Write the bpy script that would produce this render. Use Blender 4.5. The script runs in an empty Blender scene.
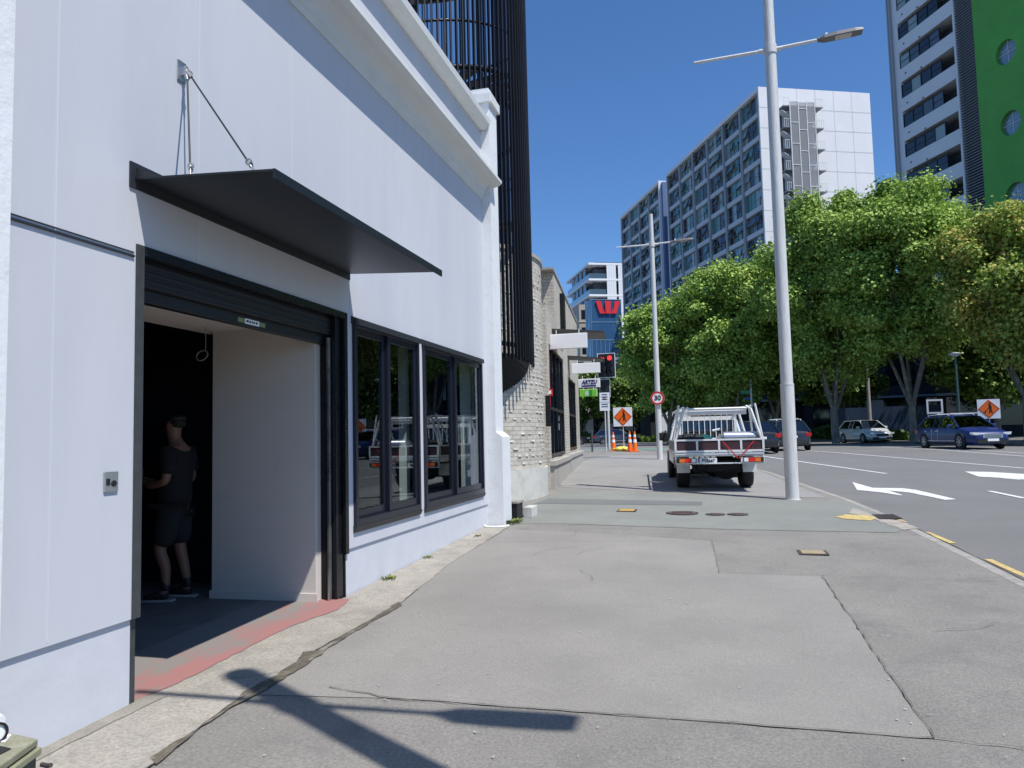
import bpy, bmesh, math, random
import numpy as np
from mathutils import Vector, Matrix
R=math.radians
SC=bpy.context.scene
COL=SC.collection
# ---------------------------------------------------------------- camera, world, sun, exposure
_r=np.array([[0.967353, 0.040689, 0.250143], [0.252339, -0.063117, -0.965578], [-0.0235, 0.997176, -0.071323]])
cam_d=bpy.data.cameras.new('camera'); cam=bpy.data.objects.new('camera',cam_d); COL.objects.link(cam)
cam.matrix_world=Matrix(((_r[0][0],_r[0][1],_r[0][2],0),(_r[1][0],_r[1][1],_r[1][2],0),(_r[2][0],_r[2][1],_r[2][2],1.62),(0,0,0,1)))
cam_d.sensor_fit='HORIZONTAL'; cam_d.sensor_width=36; cam_d.lens=36*750/1024
cam_d.clip_start=0.05; cam_d.clip_end=6000
SC.camera=cam
SX,SY,SZ=1.0,-0.60,2.2            # direction towards the sun
SUN_EL=math.atan2(SZ,math.hypot(SX,SY)); SUN_AZ=math.atan2(SX,SY)
w=bpy.data.worlds.new("World"); SC.world=w; w.use_nodes=True
nt=w.node_tree; nt.nodes.clear()
sky=nt.nodes.new('ShaderNodeTexSky'); sky.sky_type='NISHITA'; sky.sun_disc=False
sky.sun_elevation=SUN_EL; sky.sun_rotation=SUN_AZ; sky.air_density=1.0; sky.dust_density=0.35; sky.ozone_density=3.0; sky.altitude=30
bg=nt.nodes.new('ShaderNodeBackground'); bg.inputs['Strength'].default_value=0.090
out=nt.nodes.new('ShaderNodeOutputWorld')
tint=nt.nodes.new('ShaderNodeVectorMath'); tint.operation='MULTIPLY'; tint.inputs[1].default_value=(.76,1.12,1.52); nt.links.new(sky.outputs[0],tint.inputs[0]); nt.links.new(tint.outputs[0],bg.inputs[0]); nt.links.new(bg.outputs[0],out.inputs[0])
sd=bpy.data.lights.new('sun','SUN'); sd.energy=5.0; sd.angle=R(0.42); sd.color=(1,0.965,0.91)
so=bpy.data.objects.new('sun',sd); COL.objects.link(so)
so.rotation_euler=Vector((-SX,-SY,-SZ)).to_track_quat('-Z','Y').to_euler(); so.location=(10,-5,30)
SC.view_settings.view_transform='Standard'; SC.view_settings.look='None'
SC.view_settings.exposure=0.10; SC.view_settings.gamma=1.0; SC.view_settings.use_curve_mapping=False
SC.cycles.max_bounces=8; SC.cycles.transparent_max_bounces=12
SC.cycles.caustics_reflective=False; SC.cycles.caustics_refractive=False

# ---------------------------------------------------------------- helpers
def G(Y):
    a=.024*Y; m=.90
    return 0.5*(a+m-math.sqrt((a-m)**2+.0025))
def H(x,y): return G(y)-.015*min(max(x+3.35,0),6.5)
def RD(x,y): return H(x,y)-.13

class MB:
    def __init__(s): s.v=[]; s.f=[]; s.sm=[]
    def add(s,vs,fs,smooth=False,M=None):
        n=len(s.v)
        if M is not None: vs=[tuple(M@Vector(v)) for v in vs]
        s.v+= [tuple(v) for v in vs]; s.f+=[tuple(n+i for i in f) for f in fs]; s.sm+=[smooth]*len(fs)
        return s
    def box(s,x0,x1,y0,y1,z0,z1,M=None):
        vs=[(x0,y0,z0),(x1,y0,z0),(x1,y1,z0),(x0,y1,z0),(x0,y0,z1),(x1,y0,z1),(x1,y1,z1),(x0,y1,z1)]
        return s.add(vs,[(0,3,2,1),(4,5,6,7),(0,1,5,4),(1,2,6,5),(2,3,7,6),(3,0,4,7)],False,M)
    def quad(s,a,b,c,d,M=None): return s.add([a,b,c,d],[(0,1,2,3)],False,M)
    def tube(s,pts,r,n=10,cap=True,M=None,smooth=True):
        P=[Vector(p) for p in pts]; rs=r if isinstance(r,(list,tuple)) else [r]*len(P)
        vs=[];fs=[]
        ref=None
        for i,p in enumerate(P):
            d=(P[min(i+1,len(P)-1)]-P[max(i-1,0)]).normalized()
            if ref is None:
                ref=Vector((0,0,1)) if abs(d.z)<.9 else Vector((1,0,0))
            u=d.cross(ref).normalized(); v=d.cross(u).normalized(); ref=v.cross(d).normalized() if False else ref
            for k in range(n):
                a=2*math.pi*k/n; q=p+(u*math.cos(a)+v*math.sin(a))*rs[i]; vs.append(tuple(q))
        for i in range(len(P)-1):
            for k in range(n):
                a=i*n+k;b=i*n+(k+1)%n; fs.append((a,b,b+n,a+n))
        s.add(vs,fs,smooth,M)
        if cap:
            s.add(vs[:n],[tuple(range(n))[::-1]],False,M); s.add(vs[-n:],[tuple(range(n))],False,M)
        return s
    def disc(s,c,axis,r0,h,n=24,M=None,r1=None):
        c=Vector(c);a=Vector(axis).normalized()
        return s.tube([c,c+a*h],[r0,r1 if r1 is not None else r0],n,True,M)
    def ring(s,c,axis,ri,ro,h,n=28,M=None):
        c=Vector(c);a=Vector(axis).normalized(); ref=Vector((0,0,1)) if abs(a.z)<.9 else Vector((1,0,0))
        u=a.cross(ref).normalized();v=a.cross(u).normalized(); vs=[];fs=[]
        for k in range(n):
            t=2*math.pi*k/n; d=u*math.cos(t)+v*math.sin(t)
            vs+=[tuple(c+d*ri),tuple(c+d*ro),tuple(c+d*ro+a*h),tuple(c+d*ri+a*h)]
        for k in range(n):
            A=4*k;B=4*((k+1)%n)
            for i in range(4): fs.append((A+i,A+(i+1)%4,B+(i+1)%4,B+i))
        return s.add(vs,fs,False,M)
    def prism(s,poly,t0,t1,plane='xz',M=None):
        def P(a,b,t): return {'xz':(a,t,b),'yz':(t,a,b),'xy':(a,b,t)}[plane]
        n=len(poly); vs=[P(a,b,t0) for a,b in poly]+[P(a,b,t1) for a,b in poly]
        fs=[tuple(range(n)),tuple(range(2*n-1,n-1,-1))]+[(i,(i+1)%n,(i+1)%n+n,i+n)[::-1] for i in range(n)]
        return s.add(vs,fs,False,M)
    def build(s,name,mat,parent=None,world=False,bevel=0,fixn=True):
        me=bpy.data.meshes.new(name); me.from_pydata(s.v,[],s.f)
        me.polygons.foreach_set('use_smooth',s.sm)
        if world and parent is not None:
            r=parent
            M=r.matrix_basis
            while r.parent: r=r.parent; M=r.matrix_basis@M
            me.transform(M.inverted())
        if fixn:
            bm=bmesh.new(); bm.from_mesh(me); bmesh.ops.recalc_face_normals(bm,faces=bm.faces[:]); bm.to_mesh(me); bm.free()
        me.materials.append(mat); me.update()
        o=bpy.data.objects.new(name,me); COL.objects.link(o)
        if parent is not None: o.parent=parent
        if bevel>0:
            b=o.modifiers.new('bevel','BEVEL'); b.width=bevel; b.segments=2; b.limit_method='ANGLE'; b.angle_limit=R(40)
        return o
def tag(o,label=None,cat=None,group=None,kind=None):
    if label: o['label']=label
    if cat: o['category']=cat
    if group: o['group']=group
    if kind: o['kind']=kind
    return o
def thing(name,label,cat,loc=(0,0,0),rz=0,group=None):
    o=bpy.data.objects.new(name,None); COL.objects.link(o); o.empty_display_size=.2
    o.location=loc; o.rotation_euler=(0,0,rz); o.matrix_basis=Matrix.Translation(loc)@Matrix.Rotation(rz,4,'Z')
    return tag(o,label,cat,group)
def copy_tree(o,parent=None):
    c=o.copy(); COL.objects.link(c); c.parent=parent
    for ch in [x for x in SC.objects if x.parent==o]: copy_tree(ch,c)
    return c
def text_mesh(txt,size,ex=.004,shear=0,bold=0):
    cu=bpy.data.curves.new('t','FONT'); cu.body=txt; cu.size=size; cu.extrude=ex; cu.align_x='CENTER'; cu.align_y='CENTER'; cu.shear=shear; cu.offset=bold
    o=bpy.data.objects.new('t',cu); COL.objects.link(o); bpy.context.view_layer.update()
    me=bpy.data.meshes.new_from_object(o.evaluated_get(bpy.context.evaluated_depsgraph_get()))
    bpy.data.objects.remove(o); bpy.data.curves.remove(cu); return me
def text(name,txt,size,mat,parent,loc,rot,sx=1,ex=.004,shear=0,bold=0):
    me=text_mesh(txt,size,ex,shear,bold); me.transform(Matrix.Translation(loc)@Matrix.Rotation(rot[2],4,'Z')@Matrix.Rotation(rot[0],4,'X')@Matrix.Diagonal((sx,1,1,1)))
    me.name=name; me.materials.clear(); me.materials.append(mat)
    o=bpy.data.objects.new(name,me); COL.objects.link(o); o.parent=parent; return o

# ---------------------------------------------------------------- materials
MATS={}
def mat(name,col,rough=.6,metal=0,spec=.5,var=0,vscale=3,speck=0,sscale=60,bump=0,bscale=40,emit=0,coat=0,dirt=None,dscale=1.2,damt=.5,stretch=None,rvar=0):
    if name in MATS: return MATS[name]
    m=bpy.data.materials.new(name); m.use_nodes=True; n=m.node_tree.nodes; L=m.node_tree.links
    b=n['Principled BSDF']; b.inputs['Roughness'].default_value=rough; b.inputs['Metallic'].default_value=metal
    b.inputs['Specular IOR Level'].default_value=spec; b.inputs['Coat Weight'].default_value=coat
    if coat: b.inputs['Coat Roughness'].default_value=.05
    c4=(*col,1)
    b.inputs['Base Color'].default_value=c4
    tc=n.new('ShaderNodeTexCoord'); src=tc.outputs['Object']
    if stretch:
        mp=n.new('ShaderNodeMapping'); mp.inputs['Scale'].default_value=stretch; L.new(src,mp.inputs[0]); src=mp.outputs[0]
    last=None
    def noise(scale,detail=6,ro=.6):
        t=n.new('ShaderNodeTexNoise'); t.inputs['Scale'].default_value=scale; t.inputs['Detail'].default_value=detail; t.inputs['Roughness'].default_value=ro; L.new(src,t.inputs['Vector']); return t.outputs['Fac']
    def mult(prev,fac,amt):
        mr=n.new('ShaderNodeMapRange'); mr.inputs[1].default_value=.3; mr.inputs[2].default_value=.7; mr.inputs[3].default_value=1-amt; mr.inputs[4].default_value=1+amt; L.new(fac,mr.inputs[0])
        mx=n.new('ShaderNodeVectorMath'); mx.operation='SCALE'
        if prev is None: mx.inputs[0].default_value=col
        else: L.new(prev,mx.inputs[0])
        L.new(mr.outputs[0],mx.inputs['Scale']); return mx.outputs[0]
    if var: last=mult(last,noise(vscale),var)
    if speck: last=mult(last,noise(sscale,3,.8),speck)
    if dirt is not None:
        mr=n.new('ShaderNodeMapRange'); mr.inputs[1].default_value=.5; mr.inputs[2].default_value=.68; mr.inputs[3].default_value=0; mr.inputs[4].default_value=damt; L.new(noise(dscale,9,.65),mr.inputs[0])
        mx=n.new('ShaderNodeMix'); mx.data_type='RGBA'; L.new(mr.outputs[0],mx.inputs[0])
        if last is None: mx.inputs[6].default_value=c4
        else: L.new(last,mx.inputs[6])
        mx.inputs[7].default_value=(*dirt,1); last=mx.outputs[2]
    if last is not None: L.new(last,b.inputs['Base Color'])
    if rvar:
        mr=n.new('ShaderNodeMapRange'); mr.inputs[1].default_value=.3; mr.inputs[2].default_value=.7; mr.inputs[3].default_value=max(0,rough-rvar); mr.inputs[4].default_value=min(1,rough+rvar); L.new(noise(5),mr.inputs[0]); L.new(mr.outputs[0],b.inputs['Roughness'])
    if bump:
        bp=n.new('ShaderNodeBump'); bp.inputs['Strength'].default_value=min(1,bump); bp.inputs['Distance'].default_value=.01*max(1,bump); L.new(noise(bscale,5,.7),bp.inputs['Height']); L.new(bp.outputs[0],b.inputs['Normal'])
    if emit:
        b.inputs['Emission Color'].default_value=c4; b.inputs['Emission Strength'].default_value=emit
    MATS[name]=m; return m
def glass(name,tint=(.4,.45,.45),gloss=(.9,.95,1),ior=1.6,rough=0.0,base=.0):
    if name in MATS: return MATS[name]
    m=bpy.data.materials.new(name); m.use_nodes=True; n=m.node_tree.nodes; L=m.node_tree.links; n.clear()
    o=n.new('ShaderNodeOutputMaterial'); t=n.new('ShaderNodeBsdfTransparent'); t.inputs[0].default_value=(*tint,1)
    g=n.new('ShaderNodeBsdfGlossy'); g.inputs['Color'].default_value=(*gloss,1); g.inputs['Roughness'].default_value=rough
    f=n.new('ShaderNodeFresnel'); ge=n.new('ShaderNodeNewGeometry'); mr=n.new('ShaderNodeMapRange'); mr.inputs[3].default_value=ior; mr.inputs[4].default_value=1/ior; L.new(ge.outputs['Backfacing'],mr.inputs[0]); L.new(mr.outputs[0],f.inputs[0]); mx=n.new('ShaderNodeMixShader')
    a=n.new('ShaderNodeMath'); a.operation='ADD'; a.use_clamp=True; a.inputs[1].default_value=base; L.new(f.outputs[0],a.inputs[0])
    L.new(a.outputs[0],mx.inputs[0]); L.new(t.outputs[0],mx.inputs[1]); L.new(g.outputs[0],mx.inputs[2]); L.new(mx.outputs[0],o.inputs[0])
    MATS[name]=m; return m
def ch(*hexv):  # srgb 0-255 -> linear
    return tuple((c/255/12.92 if c/255<=.04045 else ((c/255+.055)/1.055)**2.4) for c in hexv)
M_wall=mat('wall_paint',(.56,.57,.605),.75,var=.03,vscale=1.3,bump=.12,bscale=9,dirt=(.50,.515,.565),dscale=.9,damt=.6,stretch=(1.2,1.2,.28))
M_wall_low=mat('plinth_paint',(.58,.59,.63),.7,var=.04,vscale=4,bump=.22,bscale=11,dirt=(.56,.57,.58),dscale=3.5,damt=.35)
M_wall_white=mat('pilaster_paint',(.76,.77,.775),.65,var=.03,vscale=2,bump=.5,bscale=14,dirt=(.6,.6,.58),dscale=6,damt=.4)
M_cap=mat('cap_paint',(.68,.69,.665),.6,var=.04,bump=.3)
M_seam=mat('seam_lit_paint',(.64,.65,.69),.5)  # whiter than the wall: light on the groove edges put into the colour
M_black=mat('black_frame_paint',(.008,.009,.012),.3,spec=.35,rvar=.1)
M_steel=mat('canopy_paint',(.010,.013,.020),.38,spec=.45)
M_jamb=mat('jamb_paint',(.045,.05,.052),.55,var=.2,vscale=12)
M_navy=mat('navy_frame_paint',(.010,.012,.022),.28,spec=.5)
M_flash=mat('flashing_metal',(.022,.025,.03),.5,var=.1)
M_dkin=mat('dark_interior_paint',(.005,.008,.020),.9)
M_inw=mat('interior_white',(.66,.62,.57),.8,var=.03,vscale=2,dirt=(.4,.38,.36),dscale=4,damt=.15)
M_ceil=mat('interior_ceiling',(.7,.66,.6),.85)
M_fl_in=mat('interior_concrete',(.15,.14,.135),.8,var=.25,vscale=3,dirt=(.18,.17,.16),dscale=2,damt=.5,bump=.4)
M_chrome=mat('stainless_steel',(.55,.55,.54),.3,metal=.9,rvar=.1)
M_cable=mat('black_cable',(.01,.01,.011),.5)
M_win=glass('shop_glass',(.86,.90,.89),ior=1.42,base=.0)
M_asph=mat('asphalt_road',(.176,.172,.167),.85,var=.09,vscale=.7,speck=.22,sscale=70,bump=.8,bscale=90,dirt=(.12,.12,.122),dscale=.35,damt=.6)
M_foot=mat('footpath_asphalt',(.236,.222,.200),.85,var=.13,vscale=.8,speck=.30,sscale=55,bump=1.0,bscale=75,dirt=(.155,.15,.145),dscale=2.2,damt=.5)
M_slab=mat('footpath_smooth_asphalt',(.258,.243,.221),.8,var=.13,vscale=.7,speck=.22,sscale=70,bump=.6,bscale=90,dirt=(.225,.214,.198),dscale=1.6,damt=.6)
M_green=mat('footpath_green_asphalt',(.220,.226,.204),.8,var=.12,vscale=.8,speck=.22,sscale=80,bump=.6,bscale=80,dirt=(.19,.20,.185),dscale=2,damt=.6)
M_dark=mat('repair_asphalt',(.16,.165,.16),.85,var=.1,vscale=1,speck=.2,bump=.6)
M_conc=mat('old_concrete',(.36,.33,.285),.9,var=.12,vscale=3.5,speck=.30,sscale=45,bump=1.0,bscale=60,dirt=(.24,.22,.19),dscale=2.4,damt=.7)
M_kerb=mat('kerb_concrete',(.33,.31,.28),.9,var=.15,vscale=4,speck=.25,bump=1,dirt=(.17,.16,.15),dscale=5,damt=.7)
M_crack=mat('crack_dirt',(.13,.12,.10),.95,var=.4,vscale=20)
M_brown=mat('brown_infill',(.115,.098,.07),.95,var=.35,vscale=18,bump=1,dirt=(.35,.32,.26),dscale=6,damt=.8)
M_white=mat('road_white_paint',(.72,.72,.71),.6,var=.08,vscale=6,dirt=(.38,.38,.37),dscale=11,damt=.7)
M_yel=mat('road_yellow_paint',(.60,.45,.17),.6,var=.1,vscale=8,dirt=(.26,.23,.16),dscale=12,damt=.9)
M_cyc=mat('green_lane_paint',(.12,.42,.26),.7,var=.1)
M_pole=mat('galvanised_pole',(.64,.63,.60),.5,metal=.05,var=.08,vscale=4,stretch=(6,6,.6),dirt=(.36,.36,.36),dscale=6,damt=.5)
M_iron=mat('cast_iron',(.07,.06,.055),.7,var=.3,vscale=25,bump=1,bscale=120)
M_iron_red=mat('rusty_cover',(.13,.085,.075),.8,var=.3,vscale=25,bump=1,bscale=120)
M_whitep=mat('white_enamel',(.86,.86,.86),.45,var=.03)
M_blackp=mat('black_print',(.01,.01,.012),.6)
M_red=mat('red_sign_paint',(.60,.02,.02),.4)
M_orange=mat('orange_reflective',(.95,.16,.01),.4)
M_tyre=mat('tyre_rubber',(.012,.012,.013),.8)
M_alloy=mat('alloy_rim',(.42,.43,.45),.35,metal=.8)
M_cglass=glass('car_glass',(.10,.12,.12),ior=1.7,base=.04)
M_plast=mat('black_plastic',(.014,.014,.015),.6)
M_under=mat('underbody',(.008,.008,.008),.9)
M_tail=mat('red_tail_lens',(.45,.01,.01),.2)
M_amber=mat('amber_lens',(.75,.18,.02),.25)
M_alum=mat('aluminium',(.74,.74,.73),.45,metal=.12,var=.06,vscale=8)
M_lamp=mat('headlamp_lens',(.75,.77,.8),.08,metal=.4)
# red worn paint over concrete
def red_mat():
    m=bpy.data.materials.new('worn_red_paint'); m.use_nodes=True; n=m.node_tree.nodes; L=m.node_tree.links; b=n['Principled BSDF']; b.inputs['Roughness'].default_value=.85
    tc=n.new('ShaderNodeTexCoord'); mp=n.new('ShaderNodeMapping'); mp.inputs['Scale'].default_value=(1.6,.6,1); L.new(tc.outputs['Object'],mp.inputs[0])
    t=n.new('ShaderNodeTexNoise'); t.inputs['Scale'].default_value=3.6; t.inputs['Detail'].default_value=9; t.inputs['Roughness'].default_value=.7; L.new(mp.outputs[0],t.inputs['Vector'])
    g=n.new('ShaderNodeSeparateXYZ'); L.new(tc.outputs['Object'],g.inputs[0])
    a=n.new('ShaderNodeMapRange'); a.inputs[1].default_value=-4.0; a.inputs[2].default_value=-3.3; a.inputs[3].default_value=-.12; a.inputs[4].default_value=.14; L.new(g.outputs[0],a.inputs[0])
    s=n.new('ShaderNodeMath'); s.operation='ADD'; L.new(t.outputs[0],s.inputs[0]); L.new(a.outputs[0],s.inputs[1])
    r=n.new('ShaderNodeValToRGB'); r.color_ramp.elements[0].position=.46; r.color_ramp.elements[0].color=(.22,.20,.185,1); r.color_ramp.elements[1].position=.62; r.color_ramp.elements[1].color=(.33,.155,.145,1)
    e=r.color_ramp.elements.new(.53); e.color=(.27,.175,.16,1); L.new(s.outputs[0],r.inputs[0]); L.new(r.outputs[0],b.inputs['Base Color']); return m
M_redfl=red_mat()
# textured brick
def brick_mat(name,c1,c2,mort,bw,bh,bumpd=.02):
    m=bpy.data.materials.new(name); m.use_nodes=True; n=m.node_tree.nodes; L=m.node_tree.links; b=n['Principled BSDF']; b.inputs['Roughness'].default_value=.9
    uv=n.new('ShaderNodeUVMap'); uv.uv_map='UVMap'
    t=n.new('ShaderNodeTexBrick'); t.inputs['Color1'].default_value=(*c1,1); t.inputs['Color2'].default_value=(*c2,1); t.inputs['Mortar'].default_value=(*mort,1)
    t.inputs['Scale'].default_value=1; t.inputs['Brick Width'].default_value=bw; t.inputs['Row Height'].default_value=bh; t.inputs['Mortar Size'].default_value=.008; t.inputs['Mortar Smooth'].default_value=.2
    L.new(uv.outputs[0],t.inputs['Vector']); nz=n.new('ShaderNodeTexNoise'); nz.inputs['Scale'].default_value=9; nz.inputs['Detail'].default_value=8; tc=n.new('ShaderNodeTexCoord'); L.new(tc.outputs['Object'],nz.inputs['Vector'])
    mr=n.new('ShaderNodeMapRange'); mr.inputs[1].default_value=.3; mr.inputs[2].default_value=.7; mr.inputs[3].default_value=.8; mr.inputs[4].default_value=1.15; L.new(nz.outputs[0],mr.inputs[0])
    mx=n.new('ShaderNodeVectorMath'); mx.operation='SCALE'; L.new(t.outputs['Color'],mx.inputs[0]); L.new(mr.outputs[0],mx.inputs['Scale']); L.new(mx.outputs[0],b.inputs['Base Color'])
    bp=n.new('ShaderNodeBump'); bp.inputs['Distance'].default_value=bumpd; bp.inputs['Strength'].default_value=.8; bp.invert=True; L.new(t.outputs['Fac'],bp.inputs['Height']); L.new(bp.outputs[0],b.inputs['Normal']); return m
M_brick=brick_mat('cream_brick',(.55,.51,.44),(.49,.455,.39),(.40,.37,.31),.23,.086)
def uvmap(o,fn):
    me=o.data; uv=me.uv_layers.new(name='UVMap')
    for l in me.loops: uv.data[l.index].uv=fn(me.vertices[l.vertex_index].co)
# ---------------------------------------------------------------- ground
P={"arrow1":[[3.527,20.92],[3.7,19.36],[4.317,19.2],[4.487,18.82],[4.751,16.88],[4.521,16.76],[4.221,18.24],[3.907,18.68],[3.962,17.66],[3.902,17.66],[3.675,18.26],[3.274,18.88]],"arrow2":[[7.034,24.06],[7.616,23.78],[8.133,22.98],[8.231,22.1],[8.2,20.88],[7.687,20.66],[7.465,21.56],[7.458,21.1],[7.128,21.92],[6.83,22.28]],"L1":[[2.229,33.42],[4.893,23.6]],"L1b":[[5.862,18.46],[6.007,17.06]],"Lb":[[4.325,39.24],[6.944,31.08],[8.893,25.1]],"Lc":[[8.696,48.42],[9.429,38.68],[10.997,30.96]],"yel":[[1.32,22.9],[1.827,20.96],[2.23,18.84],[2.801,14.42],[3.111,11.9],[3.224,9.58]],"yelseg":[[2.154,19.3],[2.323,18.44],[2.504,17.06],[2.649,16.3],[3.01,12.42],[3.124,11.46]],"kerb":[[3.027,8.76],[2.954,11.1],[2.889,12.88],[2.82,13.9],[2.708,15.42],[2.434,17.12],[2.086,19.32],[1.708,23.3],[0.825,26.24],[-0.328,28.32],[-1.503,32.26],[-3.223,36.82]],"green":[[-2.908,11.52],[-2.275,11.62],[0.25,11.38],[2.424,11.44],[2.616,11.84],[2.594,13.14],[2.394,15.06],[1.532,15.46],[-1.509,16.9],[-3.81,17.96],[-3.346,15.44],[-3.389,13.84]],"darkrect":[[-4.02,15.8],[-0.167,15.74],[-0.157,14.18],[-3.546,13.92]],"slab":[[-2.734,10.82],[-1.54,10.72],[-0.007,10.36],[0.051,8.26],[1.064,8.3],[1.05,5.58],[1.053,4.34],[0.154,4.32],[-0.878,4.3],[-1.87,4.26],[-2.34,4.34],[-2.59,5.92],[-2.594,7.02],[-2.669,9.02]],"line1":[[-2.34,4.34],[-1.87,4.26],[-0.878,4.3],[0.154,4.32],[1.053,4.34],[1.436,4.3],[1.93,4.24]],"line2":[[1.064,8.3],[1.062,6.74],[1.05,5.58],[1.052,4.82],[1.053,4.34]],"line3":[[-0.007,10.36],[0.051,8.26],[1.064,8.3],[1.797,8.34],[2.858,8.36]],"line4":[[-2.823,9.74],[-0.007,10.36]],"line5":[[-2.666,3.2],[-2.747,3.48],[-2.847,4.0],[-2.888,4.54],[-2.877,5.04],[-2.89,5.7],[-2.908,6.54],[-2.807,6.98]],"line6":[[-2.275,11.62],[0.25,11.38],[2.424,11.44]],"patchbrown":[[-2.659,3.2],[-2.744,3.26],[-2.741,3.5],[-2.759,3.82],[-2.783,4.0],[-2.826,4.14],[-2.803,4.4],[-2.806,4.74],[-2.878,4.94],[-2.751,5.02],[-2.793,5.34],[-2.771,5.92],[-2.79,6.46],[-2.701,6.34],[-2.745,5.44],[-2.742,5.12],[-2.705,4.72],[-2.711,4.3],[-2.743,3.98],[-2.742,3.66],[-2.693,3.38]],"red":[[-3.417,3.94],[-3.328,4.64],[-3.329,5.52],[-3.142,6.2],[-3.273,6.36],[-3.546,6.36],[-3.668,6.2],[-3.907,4.52]],"conc":[[-3.458,3.32],[-3.417,3.94],[-3.273,6.36],[-3.301,7.98],[-3.361,11.12],[-3.033,11.5],[-2.823,9.74],[-2.886,7.82],[-2.807,6.98],[-2.908,6.54],[-2.89,5.7],[-2.877,5.04],[-2.888,4.54],[-2.847,4.0],[-2.747,3.48],[-2.666,3.2],[-2.476,2.46]],"strip":[[-3.48,3.34],[-3.499,3.96],[-3.357,3.98],[-3.256,3.86],[-3.328,3.22]],"brownhole":[[2.368,14.04],[2.511,13.44],[2.825,12.78],[2.81,12.48],[2.665,11.9],[2.469,11.66],[2.504,12.2],[2.427,12.78],[2.19,13.5]],"man":[[-1.431,13.36],[-0.48,13.08],[0.057,13.02],[0.455,13.02],[1.147,9.62],[2.268,12.96],[2.599,13.02]],"box":[[-2.963,11.74],[-2.997,12.22]],"patch2":[[-1.503,7.54],[-1.167,7.46],[-1.175,7.38],[-1.456,7.4]]}
KERB=[(3.15,-30),(3.08,0),(2.95,7),(2.92,8.76),(2.85,11.1),(2.79,12.88),(2.73,13.9),(2.61,15.42),(2.38,17.12),(2.086,19.32),(1.70,22.6),(0.95,25.6),(-0.2,29.0),(-1.5,32.4),(-3.1,36.3),(-3.9,37.6),(-5.2,38.4),(-7,38.8),(-12,39.1)]
def kerbx(y):
    for (x0,y0),(x1,y1) in zip(KERB,KERB[1:]):
        if y0<=y<=y1: return x0+(x1-x0)*(y-y0)/(y1-y0)
    return -12
def sheet(name,xs,ys,zf,m,kind='structure',parent=None):
    vs=[(x,y,zf(x,y)) for y in ys for x in xs]; n=len(xs)
    fs=[(j*n+i,j*n+i+1,(j+1)*n+i+1,(j+1)*n+i) for j in range(len(ys)-1) for i in range(n-1)]
    b=MB(); b.add(vs,fs,True); o=b.build(name,m,parent,fixn=False)
    if kind: o['kind']=kind
    return o
xs=[-2000,-300,-80,-40,-20]+[-12+i*.5 for i in range(0,60)]+[20,24,30,45,80,300,2000]
ys=[-1500,-200,-60,-20]+[-10+i for i in range(0,40)]+[30+i*.5 for i in range(0,40)]+[52,56,60,70,80,100,150,300,3000]
def rz(x,y): return RD(x,max(y,-30))
sheet('road',xs,ys,rz,M_asph)
# footpath slab: stations across, polylines to the kerb
yst=sorted(set([y for _,y in KERB]+[i for i in range(-28,34,2)]+[33+i*.5 for i in range(0,12)]))
b=MB(); NX=10
rows=[]
for y in yst:
    k=kerbx(y)-.12; xa=-12.5
    row=[xa+(k-xa)*i/NX for i in range(NX+1)]
    # keep a vertex column on the crossfall break at the wall line
    row=[xa,-9,-6,-4.5]+[(-3.35 if k>-3.35 else k)]+[(-3.35+(k+3.35)*t if k>-3.35 else k) for t in (.25,.5,.75,1)]
    row=[min(v,k) for v in row]
    rows.append([(v,y,H(v,y)) for v in row])
n=len(rows[0]); vs=[p for r_ in rows for p in r_]
b.add(vs,[(j*n+i,j*n+i+1,(j+1)*n+i+1,(j+1)*n+i) for j in range(len(rows)-1) for i in range(n-1)],False)
o=b.build('footpath',M_foot,fixn=False); o['kind']='structure'
b=MB()
for j in range(len(KERB)-1):
    (x0,y0),(x1,y1)=KERB[j],KERB[j+1]
    m=max(1,int((y1-y0)/1.2))
    for q in range(m):
        ya=y0+(y1-y0)*q/m; yb=y0+(y1-y0)*(q+1)/m; xa_=kerbx(ya); xb_=kerbx(yb)
        A=[(xa_-.13,ya,H(xa_,ya)-.02),(xa_-.13,ya,H(xa_,ya)+.004),(xa_-.015,ya,H(xa_,ya)+.004),(xa_,ya,H(xa_,ya)-.012),(xa_+.012,ya,RD(xa_,ya)-.02)]
        B=[(xb_-.13,yb,H(xb_,yb)-.02),(xb_-.13,yb,H(xb_,yb)+.004),(xb_-.015,yb,H(xb_,yb)+.004),(xb_,yb,H(xb_,yb)-.012),(xb_+.012,yb,RD(xb_,yb)-.02)]
        b.add(A+B,[(i,i+1,i+6,i+5) for i in range(4)],False)
o=b.build('kerb',M_kerb,fixn=False); o['kind']='structure'
# concrete channel along the kerb
b=MB()
for q in range(0,60):
    ya=-10+q*.8; yb=ya+.8
    if yb>36: break
    for y_,yy in ((ya,yb),):
        b.quad((kerbx(ya)+.005,ya,RD(3,ya)+.004),(kerbx(ya)+.24,ya,RD(3,ya)+.004),(kerbx(yb)+.24,yb,RD(3,yb)+.004),(kerbx(yb)+.005,yb,RD(3,yb)+.004))
o=b.build('kerb_channel',mat('channel_concrete',(.20,.19,.175),.9,var=.2,vscale=4,speck=.2,dirt=(.1,.1,.09),dscale=3,damt=.7),fixn=False); o['kind']='structure'
def smooth_noise_poly(poly,amp,step,seed):
    rr=random.Random(seed); out=[]
    for (a,b_) in zip(poly,poly[1:]+poly[:1]):
        d=math.hypot(b_[0]-a[0],b_[1]-a[1]); m=max(1,int(d/step))
        for q in range(m):
            t=q/m; out.append((a[0]+(b_[0]-a[0])*t+(rr.uniform(-amp,amp) if q else 0),a[1]+(b_[1]-a[1])*t+(rr.uniform(-amp,amp) if q else 0)))
    return out
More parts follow.
